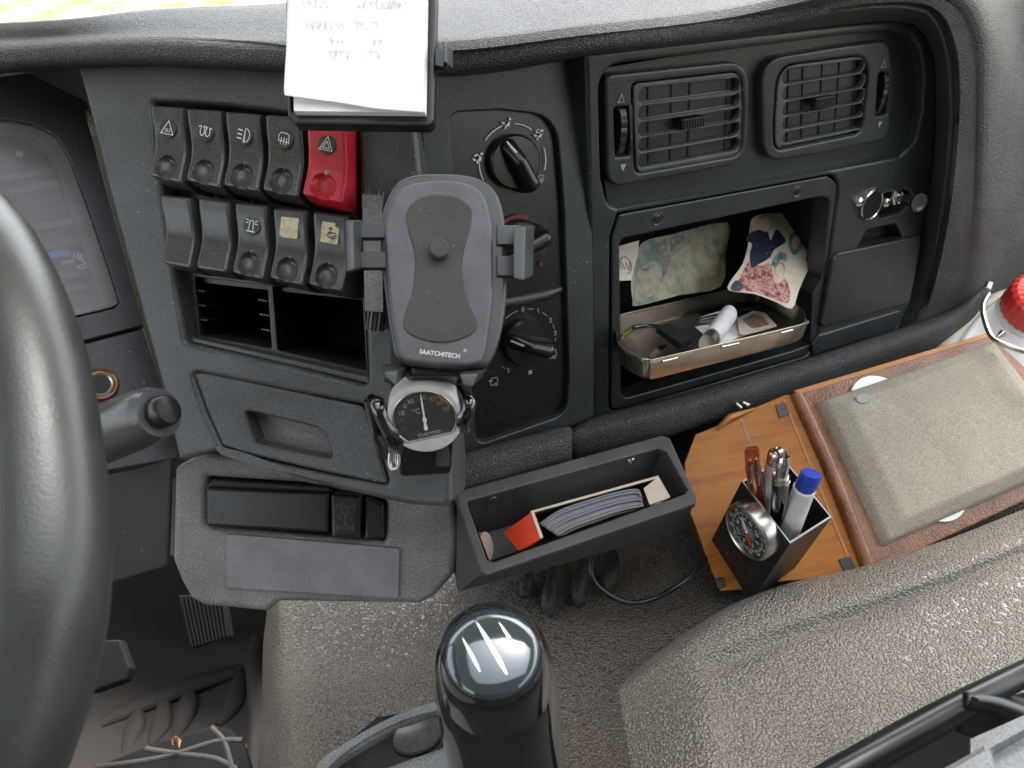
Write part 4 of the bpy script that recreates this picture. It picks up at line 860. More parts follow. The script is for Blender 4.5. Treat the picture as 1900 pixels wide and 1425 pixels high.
# bracket behind, feet below
hexa('bracket_rail', [FL.p(672, 360, .020), FL.p(708, 362, .020), FL.p(712, 580, .020), FL.p(677, 578, .020)], [FL.p(672, 360, .002), FL.p(708, 362, .002), FL.p(712, 580, .002), FL.p(677, 578, .002)], M['lower'], ph, .001)
for (x, y) in ((692, 371), (696, 596)):
    c = FL.uv(x, y, .012); fr = Fr(FL.L(c.x, c.y, .012), FL.v, FL.n); bm = bmesh.new()
    nn_ = 36; A_ = []
    for zz in (-.0062, .0062): A_.append([bm.verts.new(((.0062 if k % 3 else .0052) * math.cos(2 * math.pi * k / nn_), (.0062 if k % 3 else .0052) * math.sin(2 * math.pi * k / nn_), zz)) for k in range(nn_)])
    for k in range(nn_): bm.faces.new((A_[0][k], A_[0][(k + 1) % nn_], A_[1][(k + 1) % nn_], A_[1][k]))
    bm.faces.new(A_[0][::-1]); bm.faces.new(A_[1]); bmesh.ops.recalc_face_normals(bm, faces=bm.faces)
    me = bpy.data.meshes.new('knurled_wheel'); bm.to_mesh(me); bm.free(); fin(me, M['switch'], 15)
    MM = Matrix((FL.v.cross(FL.n) * 1, FL.n, FL.v)).transposed().to_4x4(); MM.translation = FL.L(c.x, c.y, .010)
    mobj('knurled_wheel', me, MM, ph)
hexa('holder_stem', [FP.p(760, 470, -.012), FP.p(870, 470, -.012), FP.p(870, 700, -.012), FP.p(760, 700, -.012)], [FL.p(720, 420, .0), FL.p(800, 430, .0), FL.p(815, 760, .0), FL.p(725, 750, .0)], M['black'], ph, .003)
hexa('holder_foot', [FP.p(712, 690, .002), FP.p(738, 688, .002), FP.p(734, 716, .002), FP.p(714, 700, .002)], [FP.p(709, 674, -.02), FP.p(762, 676, -.02), FP.p(752, 700, -.02), FP.p(712, 712, -.02)], M['holder_rim'], ph, .001)
hexa('holder_foot', [FP.p(852, 694, .002), FP.p(888, 694, .002), FP.p(876, 718, .002), FP.p(860, 716, .002)], [FP.p(862, 684, -.015), FP.p(906, 682, -.015), FP.p(890, 706, -.015), FP.p(866, 704, -.015)], M['holder_rim'], ph, .001)

# ------------------------------------------------------------------ THERMOMETER in its clamp
cc = W(786, 772, .455)
FT_ = F3((720, 800, .452), (850, 770, .450), (760, 700, .437))
cl = thing('thermometer_clamp', FT_.p(790, 850, -.03), 'black sprung clamp with chrome edged jaws on the dash edge', 'clamp')
hexa('clamp_body', [FT_.p(726, 700, -.026), FT_.p(850, 690, -.026), FT_.p(838, 880, -.03), FT_.p(742, 886, -.03)], [FL.p(722, 700, .001), FL.p(836, 700, .001), FL.p(826, 862, .001), FL.p(742, 866, .001)], M['black'], cl, .003)
tubeW('clamp_jaw', [FT_.p(690, 738, -.016), FT_.p(702, 752, -.004), FT_.p(716, 786, .0), FT_.p(738, 818, -.001), FT_.p(742, 832, -.006)], [.0024, .0034, .0032, .0040, .003], M['gloss'], cl, seg=12, flat=1.5)
tubeW('clamp_jaw', [FT_.p(852, 720, -.016), FT_.p(868, 742, -.004), FT_.p(868, 762, .0), FT_.p(856, 782, -.001), FT_.p(862, 796, -.008)], [.0024, .0032, .0030, .0038, .003], M['gloss'], cl, seg=12, flat=1.4)
tubeW('jaw_pad', [FT_.p(718, 800, -.006), FT_.p(728, 822, -.004)], [.0065, .006], M['black'], cl, seg=14)
tubeW('clamp_wing', [FT_.p(684, 742, -.012), FT_.p(700, 800, -.014), FT_.p(716, 850, -.018)], [.003, .004, .002], M['gloss'], cl, seg=12)
tubeW('spring_loop', [FT_.p(724, 840, -.008), FT_.p(723, 860, -.006), FT_.p(730, 872, -.004), FT_.p(739, 862, -.006), FT_.p(739, 842, -.008)], .0013, M['steel'], cl, seg=10)
tubeW('spring_loop', [FT_.p(729, 838, -.010), FT_.p(730, 856, -.008), FT_.p(735, 858, -.008), FT_.p(735, 840, -.010)], .0011, M['steel'], cl, seg=10)
hexa('clamp_toe', [FT_.p(808, 856, -.016), FT_.p(836, 852, -.016), FT_.p(832, 866, -.016), FT_.p(810, 866, -.016)], [FT_.p(812, 828, -.03), FT_.p(832, 826, -.03), FT_.p(832, 856, -.03), FT_.p(810, 858, -.03)], M['holder_rim'], cl, .0008)
th = thing('thermometer', FT_.p(786, 830, -.01), 'round pale grey dial thermometer with black face below the phone holder', 'thermometer')
c = FT_.uv(788, 776, 0); fr = Fr(FT_.L(c.x, c.y, 0), FT_.u, FT_.v); r0 = .0218
lathe('thermometer_case', fr, 0, 0, [(r0 * .80, .0005), (r0 * .83, .0012), (r0 * .97, .0008), (r0, -.0005), (r0 * 1.03, -.004), (r0 * 1.03, -.015), (0, -.016)], M['greypl'], th, px=False, seg=64)
dcut = [Vector((r0 * .82 * math.cos(math.radians(a)), r0 * .82 * math.sin(math.radians(a)))) for a in range(-42, 223, 6)]
dl = slab_uv('dial', fr, [rnd(dcut, 0)], .0009, .002, .0001, M['dial'], th)
slab_uv('dial_rim', fr, [[p * 1.06 for p in dcut], [p * 1.0 for p in dcut]], .0019, .0016, .0004, M['steel'], th)
slab_uv('case_chin', fr, [[Vector((r0 * 1.01 * math.cos(math.radians(a)), r0 * 1.04 * math.sin(math.radians(a)))) for a in range(-144, -34, 6)]], .0012, .008, .001, M['greypl'], th)
for a, tx, mt in ((150, '10', 'dimprint'), (128, '0', 'dimprint'), (172, '10', 'holder'), (195, '20', 'holder'), (110, '30', 'dimprint'), (78, '40', 'gold'), (55, '50', 'gold'), (35, '60', 'gold'), (12, '70', 'gold')):
    text('dial_digit', fr, Vector((r0 * .64 * math.cos(math.radians(a)), r0 * .64 * math.sin(math.radians(a)))), .0009, tx, .0041, M[mt], dl)
text('dial_lettering', fr, Vector((0, -r0 * .45)), .0009, 'thermo', .0046, M['dimprint'], dl)
text('dial_lettering', fr, Vector((-r0 * .15, r0 * .27)), .0009, '°C', .0044, M['dimprint'], dl)
marks('hot_zone', fr, [('l', arc(0, 0, r0 * .78, 14, 50, 8), .0014)], .0013, simple('hot_zone_print', (.25, .12, .03), .5), dl)
na = math.radians(82)
def nd(p): return Vector((p[0] * math.cos(na) - p[1] * math.sin(na), p[0] * math.sin(na) + p[1] * math.cos(na)))
slab_uv('needle', fr, [[nd(p) for p in ((r0 * .78, .0001), (r0 * .45, .0005), (.002, .0005), (0, .0013), (-.002, .0006), (-.006, .0012), (-.0075, 0), (-.006, -.0012), (-.002, -.0006), (0, -.0013), (.002, -.0005), (r0 * .45, -.0005), (r0 * .78, -.0001))]], .0022, .0006, .0001, M['white'], dl)

# ------------------------------------------------------------------ STORAGE TRAY under the dash
trA = [W(843, 916, .590), W(1236, 808, .660), W(1292, 930, .605), W(890, 1066, .548)]
fT = Fr(trA[3], trA[2] - trA[3], trA[0] - trA[3])
tr = thing('storage_tray', fT.p(1050, 1000, -.06), 'open dark grey plastic tray screwed under the dash, with chipped rim', 'tray')
M['tray'] = plastic('worn_tray_plastic', (.048, .047, .045), .5, 1100, .25, .0003, .5)
rim = [(843, 912), (1228, 807), (1243, 812), (1293, 922), (1292, 934), (905, 1066), (892, 1062)]
inn = [(866, 930), (1222, 832), (1236, 838), (1276, 908), (1270, 916), (915, 1042), (904, 1038)]
slab('tray_rim', fT, rim, 0, .006, .0014, M['tray'], tr, r=.002, holes=[inn], hr=.0015, res=3)
dv = -fT.n * .062
iu = [fT.uv(x, y, -.004) for x, y in (inn[0], (1230, 832), (1276, 913), (908, 1042))]; ci = sum(iu, Vector((0, 0))) / 4
A = [fT.L(p.x, p.y, -.003) for p in iu]; B = [fT.L(ci.x + (p.x - ci.x) * .93, ci.y + (p.y - ci.y) * .80, -.052) for p in iu]
polyW('tray_inside', A + B, [(7, 6, 5, 4), (1, 0, 4, 5), (0, 3, 7, 4), (2, 1, 5, 6), (3, 2, 6, 7)], M['tray'], tr)
ou = [fT.uv(x, y, -.004) for x, y in ((848, 918), (1234, 812), (1288, 930), (896, 1062))]; co_ = sum(ou, Vector((0, 0))) / 4
A2 = [fT.L(p.x, p.y, -.005) for p in ou]; B2 = [W(838, 1035, .635), W(1230, 930, .70), W(1270, 985, .65), W(850, 1098, .585)]
polyW('tray_shell', A2 + B2, [(1, 0, 4, 5), (0, 3, 7, 4), (2, 1, 5, 6), (3, 2, 6, 7), (7, 6, 5, 4)], M['tray'], tr)
for (x, y) in ((912, 926), (1170, 849)):
    wz = -.008; bp = A[0] * 0; t_ = (x - 868) / (1230 - 868)
    a_ = A[0].lerp(A[1], t_); b_ = B[0].lerp(B[1], t_); pw = a_.lerp(b_, .10)
    nrm = (B[0] - A[0]).cross(A[1] - A[0]).normalized()
    if nrm.dot(CAM.translation - pw) < 0: nrm = -nrm
    f_ = Fr(pw, (A[1] - A[0]), nrm.cross(A[1] - A[0]))
    o = lathe('tray_screw', f_, 0, 0, [(0, .0026), (.0022, .0022), (.0036, .0008), (.0040, -.001)], M['chrome'], tr, px=False, seg=24)
    icon('screw_cross', f_, Vector((0, 0)), .0014, [('l', [(-1, -.4), (1, .4)], False, .4), ('l', [(-.4, 1), (.4, -1)], False, .4)], .0028, M['dark'], o)
# carton with its grey coil, wooden disc
M['card'] = simple('raw_cardboard', (.50, .42, .33), .85)
M['redcard'] = simple('red_card', (.75, .06, .025), .5)
M['greycoil'] = plastic('grey_abrasive_roll', (.17, .17, .185), .6, 60, .0, .0, .0)
bx = thing('carton', fT.p(1100, 960, -.03), 'small open cardboard carton with red end flap in the storage tray', 'carton')
def TP(x, y, w): return fT.p(x, y, w)
hexa('back_wall', [TP(985, 948, -.006), TP(1222, 882, -.006), TP(1218, 886, -.045), TP(1000, 950, -.045)], [TP(983, 953, -.006), TP(1222, 887, -.006), TP(1218, 891, -.045), TP(1000, 955, -.045)], M['card'], bx, .0002)
hexa('end_flap', [TP(1194, 906, -.006), TP(1222, 884, -.004), TP(1244, 922, -.004), TP(1208, 944, -.006)], [TP(1196, 907, -.008), TP(1222, 886, -.006), TP(1242, 922, -.006), TP(1208, 943, -.008)], M['card'], bx, .0002)
hexa('red_end', [TP(986, 950, -.005), TP(1004, 998, -.005), TP(962, 1022, -.020), TP(934, 988, -.026)], [TP(990, 950, -.0052), TP(1008, 998, -.0052), TP(964, 1026, -.021), TP(938, 990, -.027)], M['redcard'], bx, .0002)
hexa('torn_edge', [TP(984, 948, -.0045), TP(990, 947, -.0045), TP(1008, 997, -.0045), TP(1002, 999, -.0045)], [TP(984, 948, -.006), TP(990, 947, -.006), TP(1008, 997, -.006), TP(1002, 999, -.006)], M['card'], bx, .0002)
ro = thing('abrasive_roll', fT.p(1100, 960, -.02), 'grey coiled strip of sheets standing in the cardboard carton', 'roll')
LA = [(1016, 960), (1040, 945), (1080, 928), (1130, 910), (1170, 903), (1190, 915)]
for k in range(9):
    f_ = k / 8; pts = []
    for (xt, yt), (xb, yb) in zip([(1000, 972), (1036, 948), (1085, 930), (1140, 914), (1180, 908), (1190, 918)], [(1040, 998), (1066, 984), (1110, 968), (1150, 954), (1186, 946), (1194, 942)]):
        x, y = lerp((xt, yt), (xb, yb), f_ * .92); pts.append((x, y))
    top = [TP(x, y, -.008 + .002 * math.sin(k * 2.1)) for x, y in pts]; bot = [TP(x, y, -.044) for x, y in pts]
    loftW('roll_layer', [top, bot], M['greycoil'], ro, n=2, m=5, thick=.0012)
loftW('roll_edge', [[TP(*lerp(a_, b_, s_), -.010) for a_, b_ in zip([(1000, 972), (1036, 948), (1085, 930), (1140, 914), (1180, 908), (1190, 918)], [(1040, 998), (1066, 984), (1110, 968), (1150, 954), (1186, 946), (1194, 942)])] for s_ in (0, .5, .93)], M['greycoil'], ro, n=3, m=5, thick=.001)
M['cork'] = simple('worn_wood_disc', (.26, .19, .15), .8)
wdk = thing('wooden_disc', fT.p(905, 1015, -.02), 'round brown wooden disc at the left end of the storage tray', 'disc')
cw = W(903, 1014, .585); f_ = Fr(cw, Vector((.35, .9, 0)), Vector((-.2, .1, 1)))
f_ = F3((903, 1014, .580), (921, 1012, .596), (903, 985, .585))
lathe('disc_body', f_, 0, 0, [(0, .0005), (.0105, .0005), (.011, 0), (.011, -.007), (0, -.007)], M['cork'], wdk, px=False)
cb = tube('black_cable', [(1135, 985, .66), (1108, 1020, .652), (1096, 1055, .650), (1112, 1090, .650), (1160, 1117, .655), (1210, 1112, .66), (1265, 1082, .66), (1308, 1038, .68), (1330, 1000, .72)], .0022, M['black'], None, seg=10, n=10)
tag(cb, 'thin glossy black cable curving over the mat below the tray', 'cable')

# ------------------------------------------------------------------ TIN with odds and ends, old photographs
M['tin'] = plastic('worn_tin', (.52, .46, .385), .22, 200, .04, .0003, .1, var=.16, metal=.9, vsc=60, dustc=(.08, .05, .03), spk=.12)
FQ = F3((1190, 672, .585), (1480, 606, .700), (1165, 620, .620))
tn = thing('metal_tin', FQ.p(1320, 660, -.02), 'open shallow worn metal tin standing in the dash pocket', 'tin')
fo = Fr(WH(1150, 640, .0) if 0 else W(1170, 676, .60), Vector((0, 0, 0)) + (W(1482, 598, .72) - W(1185, 672, .59)), W(1150, 590, .70) - W(1170, 676, .60))
rimp = [(1147, 640), (1146, 596), (1160, 582), (1380, 531), (1402, 530), (1425, 534), (1470, 560), (1490, 576), (1494, 592), (1484, 604), (1240, 662), (1206, 668), (1184, 664)]
rimu = catmull([fo.uv(x, y, 0) for x, y in rimp], 4, True)
inr = [p + ((sum(rimu, Vector((0, 0))) / len(rimu)) - p).normalized() * .0016 for p in rimu]
o = slab_uv('tin_rim', fo, [rimu, inr], .001, .003, .0007, M['tin'], tn)
cen_ = sum(rimu, Vector((0, 0))) / len(rimu)
bm = bmesh.new(); H = .019
R_ = [[bm.verts.new((*(cen_ + (p - cen_) * k), z_)) for p in rimu] for k, z_ in ((.995, 0), (.985, -.003), (.97, -H + .004), (.94, -H))]
I_ = [[bm.verts.new((*(cen_ + (p - cen_) * k), z_)) for p in rimu] for k, z_ in ((.985, 0), (.955, -H + .005), (.93, -H + .002))]
n_ = len(rimu)
for A_, B_ in list(zip(R_, R_[1:])) + list(zip(I_, I_[1:])):
    for i in range(n_): bm.faces.new((A_[i], A_[(i + 1) % n_], B_[(i + 1) % n_], B_[i]))
bm.faces.new(R_[-1]); bm.faces.new(I_[-1]); bmesh.ops.recalc_face_normals(bm, faces=bm.faces)
me = bpy.data.meshes.new('tin_body'); bm.to_mesh(me); bm.free(); fin(me, M['tin'], 50); mobj('tin_body', me, fo.M, tn)
for a, b in (((1228, 671, .617), (1256, 664, .628)), ((1338, 644, .655), (1370, 637, .668)), ((1448, 618, .700), (1470, 612, .708))):
    tubeW('stamped_slot', [W(a[0], a[1], a[2] - .010), W(b[0], b[1], b[2] - .010)], .0012, M['steel'], tn, n=1, seg=10)
def on(x, y, w): return fo.p(x, y, w)
lt = thing('disposable_lighter', on(1340, 610, -.01), 'white cylindrical lighter lying across the metal tin', 'lighter')
M['whiteplastic'] = simple('milky_plastic', (.74, .70, .72), .35)
tubeW('lighter_body', [on(1320, 628, -.003), on(1352, 584, .000)], [.0098, .0098], M['whiteplastic'], lt, n=1, seg=32, flat=.8)
tubeW('lighter_head', [on(1312, 639, -.004), on(1320, 628, -.003)], [.0092, .0092], M['steel'], lt, n=1, seg=24, flat=.8)
kf = thing('black_adapter', on(1250, 625, 0), 'small black plastic adapter on a cord in the left of the tin', 'adapter')
hexa('adapter_body', [on(1216, 606, .006), on(1240, 598, .006), on(1284, 626, .006), on(1262, 638, .006)], [on(1214, 616, -.008), on(1242, 606, -.008), on(1288, 636, -.008), on(1260, 650, -.008)], M['matblack'], kf, .002)
tubeW('cord', [on(1222, 606, .004), on(1200, 604, .002), on(1175, 608, .001), on(1160, 618, .003), on(1152, 624, .004)], .0018, M['gloss'], kf, seg=10)
tubeW('brass_tip', [on(1168, 614, .003), on(1154, 624, .004)], [.0026, .0022], simple('brass', (.6, .42, .14), .3, .9), kf, seg=10)
cg = tubeW('round_marker_pen', [on(1290, 590, -.016), on(1330, 580, -.014), on(1400, 568, -.012)], [.0062, .0068, .0064], M['gloss'], None, seg=16)
tag(cg, 'thick black pen lying at the back of the metal tin', 'pen')
sl_ = slab('silver_strip', fo, [(1203, 660), (1224, 640), (1240, 640), (1214, 664)], -.003, .002, .0003, M['chrome'], None)
tag(sl_, 'thin shiny metal strip in the front left corner of the tin', 'metal strip')
M['oldpaper'] = None
def photomat(name, stops, sc=40, seed=0, rough=.45):
    m, t, b = newmat(name); tc = N(t, 'ShaderNodeTexCoord').outputs['Object']
    mp_ = N(t, 'ShaderNodeMapping'); mp_.inputs['Location'].default_value = (seed, seed * 2, 0); t.links.new(tc, mp_.inputs[0])
    n_ = noise(t, mp_.outputs[0], sc, 6, .7); t.links.new(ramp(t, n_.outputs[0], stops).outputs[0], b.inputs['Base Color']); b.inputs['Roughness'].default_value = rough; return m
M['faded'] = photomat('faded_teal_print', [(.32, (.015, .07, .055)), (.42, (.05, .10, .07)), (.50, (.17, .165, .105)), (.62, (.27, .235, .155)), (.75, (.16, .08, .05))], 32, 1.3)
M['cardp'] = photomat('yellowed_print', [(.3, (.42, .36, .27)), (.5, (.58, .50, .40)), (.7, (.68, .60, .50))], 30, 4)
M['navy'] = photomat('navy_print', [(.3, (.006, .009, .022)), (.55, (.012, .019, .045)), (.68, (.13, .14, .18))], 160, 2)
M['skin'] = photomat('faded_skin_print', [(.3, (.5, .36, .28)), (.7, (.66, .52, .42))], 60, 3)
M['pinkred'] = photomat('pink_red_print', [(.36, (.03, .015, .06)), (.43, (.22, .03, .05)), (.49, (.42, .13, .10)), (.55, (.52, .38, .30)), (.60, (.30, .05, .05)), (.68, (.03, .02, .07))], 130, 6)
M['teal'] = photomat('teal_print', [(.35, (.02, .08, .12)), (.6, (.20, .28, .27))], 140, 8)
M['darkp'] = photomat('dark_blue_brown_print', [(.3, (.02, .03, .05)), (.55, (.10, .09, .08)), (.65, (.3, .27, .2))], 180, 11)
M['beigep'] = photomat('beige_green_print', [(.3, (.05, .08, .05)), (.42, (.15, .145, .09)), (.58, (.27, .23, .15)), (.7, (.16, .08, .045))], 55, 12)
M['brownp'] = photomat('brown_print', [(.35, (.12, .07, .05)), (.6, (.3, .2, .14))], 140, 9)
def sheetq(name, q, rows_=4, bulge=.003, mat=None, fr_=None, label='', cat='photograph'):
    tl, tr_, br, bl = q; G = []
    for i in range(rows_ + 1):
        s = i / rows_; r = []
        for j in range(5):
            u = j / 4; P_ = tl.lerp(tr_, u).lerp(bl.lerp(br, u), s); r.append(P_ + FR.n * bulge * math.sin(math.pi * u) * (1 - .4 * s))
        G.append(r)
    root = thing(name, bl, label, cat); loftW('print', G, mat, root, n=4, m=4, thick=.0004, flip=True); return root
FF = F3((1178, 570, .690), (1338, 532, .770), (1192, 448, .700))
p1_ = thing('faded_photograph', FF.p(1180, 570), 'faded teal and beige photograph leaning at the back left of the pocket', 'photograph')
slab('print', FF, [(1192, 450), (1250, 434), (1350, 413), (1346, 470), (1338, 531), (1260, 548), (1182, 568), (1174, 556), (1171, 525), (1176, 490)], 0, .0006, .0001, M['faded'], p1_, sm=3)
for pts, mt in (([(1222, 452), (1234, 446), (1238, 462), (1230, 474), (1220, 466)], 'darkp'), ([(1248, 442), (1262, 436), (1270, 442), (1256, 456), (1246, 466)], 'darkp'), ([(1236, 474), (1243, 476), (1238, 500), (1230, 520), (1226, 524), (1231, 500)], 'darkp'),
        ([(1186, 500), (1212, 484), (1228, 505), (1222, 540), (1190, 556), (1178, 556), (1180, 520)], 'beigep'), ([(1243, 480), (1290, 450), (1330, 470), (1334, 528), (1260, 545), (1236, 530)], 'beigep'), ([(1190, 498), (1202, 492), (1206, 500), (1194, 504)], 'skin'), ([(1314, 506), (1328, 500), (1330, 508), (1318, 512)], 'skin')):
    slab('faded_figure', FF, pts, .0003, .0004, .0001, M[mt], p1_, sm=5)
p3_ = thing('paper_slip', FF.p(1160, 540), 'pale paper slip with scribbled lines at the left edge of the pocket', 'paper')
FS = F3((1130, 560, .675), (1184, 548, .69), (1130, 460, .68))
slab('slip', FS, [(1130, 462), (1186, 446), (1184, 470), (1176, 500), (1172, 520), (1130, 522)], 0, .0006, .0001, M['cardp'], p3_)
icon('scribble', FS, FS.uv(1162, 492, .001), .006, [('l', arc(0, 0, 1, 200, -100, 14, 1.3)), ('l', [(-.6, .6), (-.3, -.6), (.1, .4), (.4, -.8), (.9, .3)])], .0005, M['ink'], p3_, wd=.09)
FG = F3((1352, 535, .720), (1470, 562, .745), (1400, 402, .775))
fp_ = thing('family_photograph', FG.p(1400, 560), 'curled old photograph of a faded group, dark blue shirt on top, standing in the tin', 'photograph')
slab('print', FG, [(1398, 403), (1425, 396), (1458, 396), (1492, 408), (1515, 428), (1523, 448), (1512, 475), (1496, 508), (1482, 540), (1470, 572), (1440, 560), (1400, 545), (1352, 538), (1360, 515), (1378, 490), (1388, 455), (1392, 420)], 0, .0008, .0001, M['cardp'], fp_, sm=3)
for pts, mt, ww in (([(1392, 432), (1412, 426), (1424, 428), (1430, 446), (1440, 426), (1452, 436), (1458, 448), (1448, 456), (1436, 464), (1428, 478), (1408, 490), (1394, 496), (1392, 470), (1396, 452), (1384, 446)], 'navy', .0004),
                ([(1398, 408), (1412, 402), (1428, 402), (1436, 412), (1432, 424), (1420, 430), (1408, 424)], 'skin', .0005),
                ([(1466, 436), (1478, 430), (1490, 438), (1490, 455), (1480, 470), (1472, 472), (1464, 456)], 'teal', .0004), ([(1471, 440), (1480, 438), (1484, 448), (1478, 462), (1470, 456)], 'skin', .0006),
                ([(1436, 480), (1446, 468), (1458, 470), (1460, 484), (1450, 482), (1440, 492), (1432, 492)], 'teal', .0006), ([(1440, 488), (1452, 484), (1458, 500), (1450, 522), (1436, 520)], 'skin', .0005),
                ([(1366, 530), (1380, 500), (1392, 484), (1408, 492), (1430, 490), (1436, 520), (1456, 516), (1466, 540), (1462, 562), (1430, 552), (1400, 542), (1356, 536)], 'pinkred', .0003),
                ([(1356, 536), (1366, 520), (1380, 530), (1372, 540)], 'navy', .0006)):
    slab('printed_figure', FG, pts, ww, .0005, .0001, M[mt], fp_, sm=5)
mk_ = []
for (x, y, rx, ry) in ((1420, 413, 13, 15), (1478, 450, 9, 14), (1447, 500, 9, 14), (1398, 515, 8, 10), (1418, 526, 7, 9)):
    mk_.append(('l', [FG.uv(x + rx * math.cos(t_), y + ry * math.sin(t_), .001) for t_ in [k * .45 for k in range(14)]], .0003, True))
    mk_.append(('l', [FG.uv(x - rx, y - ry * .3, .001), FG.uv(x - rx * .3, y - ry * .9, .001), FG.uv(x + rx * .6, y - ry * .8, .001), FG.uv(x + rx, y - ry * .1, .001)], .0011))
marks('printed_outlines', FG, mk_, .0011, M['brownp'], fp_)
cr_ = thing('printed_card', on(1400, 600, -.02), 'small brownish card with rounded corner lying in the right of the tin', 'card')
slab('card', fo, [(1368, 590), (1398, 576), (1420, 580), (1442, 604), (1400, 616), (1372, 622)], -.012, .001, .0002, M['cardp'], cr_, r=.004)
slab('card_print', fo, [(1378, 592), (1398, 582), (1414, 586), (1428, 602), (1396, 610)], -.0115, .001, .0002, M['brownp'], cr_, r=.004)
wc_ = thing('white_paper_scrap', on(1290, 620, -.02), 'crumpled white paper scraps on the bottom of the tin', 'paper')
slab('scrap', fo, [(1250, 600), (1300, 588), (1400, 596), (1380, 630), (1300, 648), (1210, 664), (1160, 640), (1180, 612)], -.018, .001, .0002, M['cardp'], wc_)
slab('scrap', fo, [(1290, 606), (1390, 590), (1402, 614), (1330, 640)], -.0165, .001, .0002, M['paper'], wc_)

# ------------------------------------------------------------------ LEATHER CASE with cushion
m, t, b = newmat('tan_wood_veneer'); tc = N(t, 'ShaderNodeTexCoord').outputs['Object']
mp_ = N(t, 'ShaderNodeMapping'); mp_.inputs['Scale'].default_value = (60, 9, 30); t.links.new(tc, mp_.inputs[0])
n_ = noise(t, mp_.outputs[0], 1.2, 5, .6); t.links.new(ramp(t, n_.outputs[0], [(.3, (.22, .065, .007)), (.5, (.38, .135, .014)), (.62, (.32, .105, .011)), (.8, (.26, .080, .008))]).outputs[0], b.inputs['Base Color']); b.inputs['Roughness'].default_value = .36; b.inputs['Specular IOR Level'].default_value = .25
M['wood'] = m
M['leather'] = plastic('brown_leather', (.19, .070, .026), .30, 260, .35, .0006, .25, kind='leather', var=.45, vsc=30)
M['leatheredge'] = simple('tan_edge', (.42, .17, .04), .5)
M['cushion'] = plastic('beige_grey_fabric', (.295, .266, .212), .85, 900, .5, .0006, .3, var=.10, spk=.7)
FBk = F3((1622, 1058, .675), (1960, 905, .740), (1490, 728, .745))
cs = thing('leather_case', FBk.p(1600, 1060), 'open brown leather case with tan inside leaf lying against the dash', 'case')
slab('cover_board', FBk, [(1478, 727), (1838, 621), (2080, 846), (1620, 1062)], 0, .006, .0015, M['leather'], cs, r=.002)
slab('board_edge', FBk, [(1474, 724), (1836, 616), (1840, 624), (1480, 732)], .0005, .003, .0008, M['leatheredge'], cs)
FLf = F3((1595, 1063, .675), (1475, 735, .742), (1350, 1095, .668))
if FLf.n.dot(CAM.translation - FLf.o) < 0: FLf = Fr(FLf.o, FLf.u, FLf.v * -1)
lfp = [(1290, 806), (1330, 790), (1350, 770), (1400, 756), (1458, 732), (1475, 734), (1604, 1062), (1560, 1068), (1440, 1080), (1375, 1094), (1338, 1096), (1322, 1060), (1296, 990), (1276, 940), (1270, 860)]
lf_ = slab('inside_leaf', FLf, lfp, 0, .004, .0008, M['wood'], cs)
for q in ([(1439, 751), (1458, 746), (1466, 768), (1446, 776)], [(1556, 1038), (1578, 1032), (1590, 1056), (1568, 1062)], [(1326, 1072), (1342, 1070), (1348, 1088), (1332, 1092)]):
    slab('black_magnet', FLf, q, .0012, .002, .0004, M['black'], lf_, r=.0008)
slab('fold_line', FLf, [(1372, 776), (1376, 775), (1394, 822), (1390, 824)], .0003, .001, .0001, M['brownp'], lf_)
slab('fold_line', FLf, [(1452, 742), (1456, 741), (1588, 1060), (1583, 1062)], .0006, .001, .0002, M['leatheredge'], lf_)
tubeW('case_spine', [FBk.p(1476, 733, -.001), FBk.p(1500, 780, .001), FBk.p(1540, 870, .001), FBk.p(1580, 970, .001), FBk.p(1612, 1058, -.001)], [.0065] * 5, M['leather'], cs, seg=20, flat=1.0)
tubeW('torn_leather_edge', [FLf.p(1332, 796, .002), FLf.p(1352, 776, .006), FLf.p(1372, 768, .004), FLf.p(1400, 758, .003)], [.001, .003, .0025, .001], M['leatheredge'], cs, seg=8)
ds = slab_uv('white_disc', FBk, [ell(FBk.uv(1681, 829, .0).x, FBk.uv(1681, 829, .0).y, .048, .0765, 64)], .003, .002, .0006, M['paper'], None); tag(ds, 'thin white disc peeking out from under the grey cushion', 'disc')
# cushion: padded pillow with bevelled border
def B(x, y, w): return FBk.p(x, y, w)
outer = [(1518, 742), (1830, 634), (1915, 770), (2010, 860), (1640, 1014)]
uo = [FBk.uv(*p, .004) for p in ((1519, 744), (1842, 634), (2012, 850), (1641, 1013))]
bm = bmesh.new(); n1_, n2_ = 60, 60; V = []
for i in range(n1_ + 1):
    r = []
    for j in range(n2_ + 1):
        s, t_ = j / n2_, i / n1_
        p = (uo[0] * (1 - s) + uo[1] * s) * (1 - t_) + (uo[3] * (1 - s) + uo[2] * s) * t_
        e = min(s, 1 - s, t_, 1 - t_); w = .004 + .003 * min(1, e / .012) + .008 * max(0, min(1, (e - .012) / .085))
        w += .0008 * math.sin(5 * s + 2) * math.cos(4 * t_) + .0014 * math.exp(-((s - .62) ** 2 + (t_ - .8) ** 2) * 40)
        if e < .001: w = .0
        r.append(bm.verts.new((p.x, p.y, w)))
    V.append(r)
for i in range(n1_):
    for j in range(n2_): bm.faces.new((V[i][j], V[i + 1][j], V[i + 1][j + 1], V[i][j + 1]))
me = bpy.data.meshes.new('grey_cushion'); bm.to_mesh(me); bm.free(); fin(me, M['cushion'], 180)
cu_ = mobj('grey_cushion', me, FBk.M, None); tag(cu_, 'beige grey fabric cushion with padded sloping border lying on the leather case', 'cushion')
slab('torn_hole', FBk, [(1589, 736), (1600, 730), (1614, 733), (1616, 742), (1604, 748), (1592, 745)], .0165, .001, .0002, M['dimprint'], cu_, sm=3)
sc_ = thing('loose_screws', W(1372, 752, .74), 'two small loose grey screws at the torn edge of the leather case', 'screws')
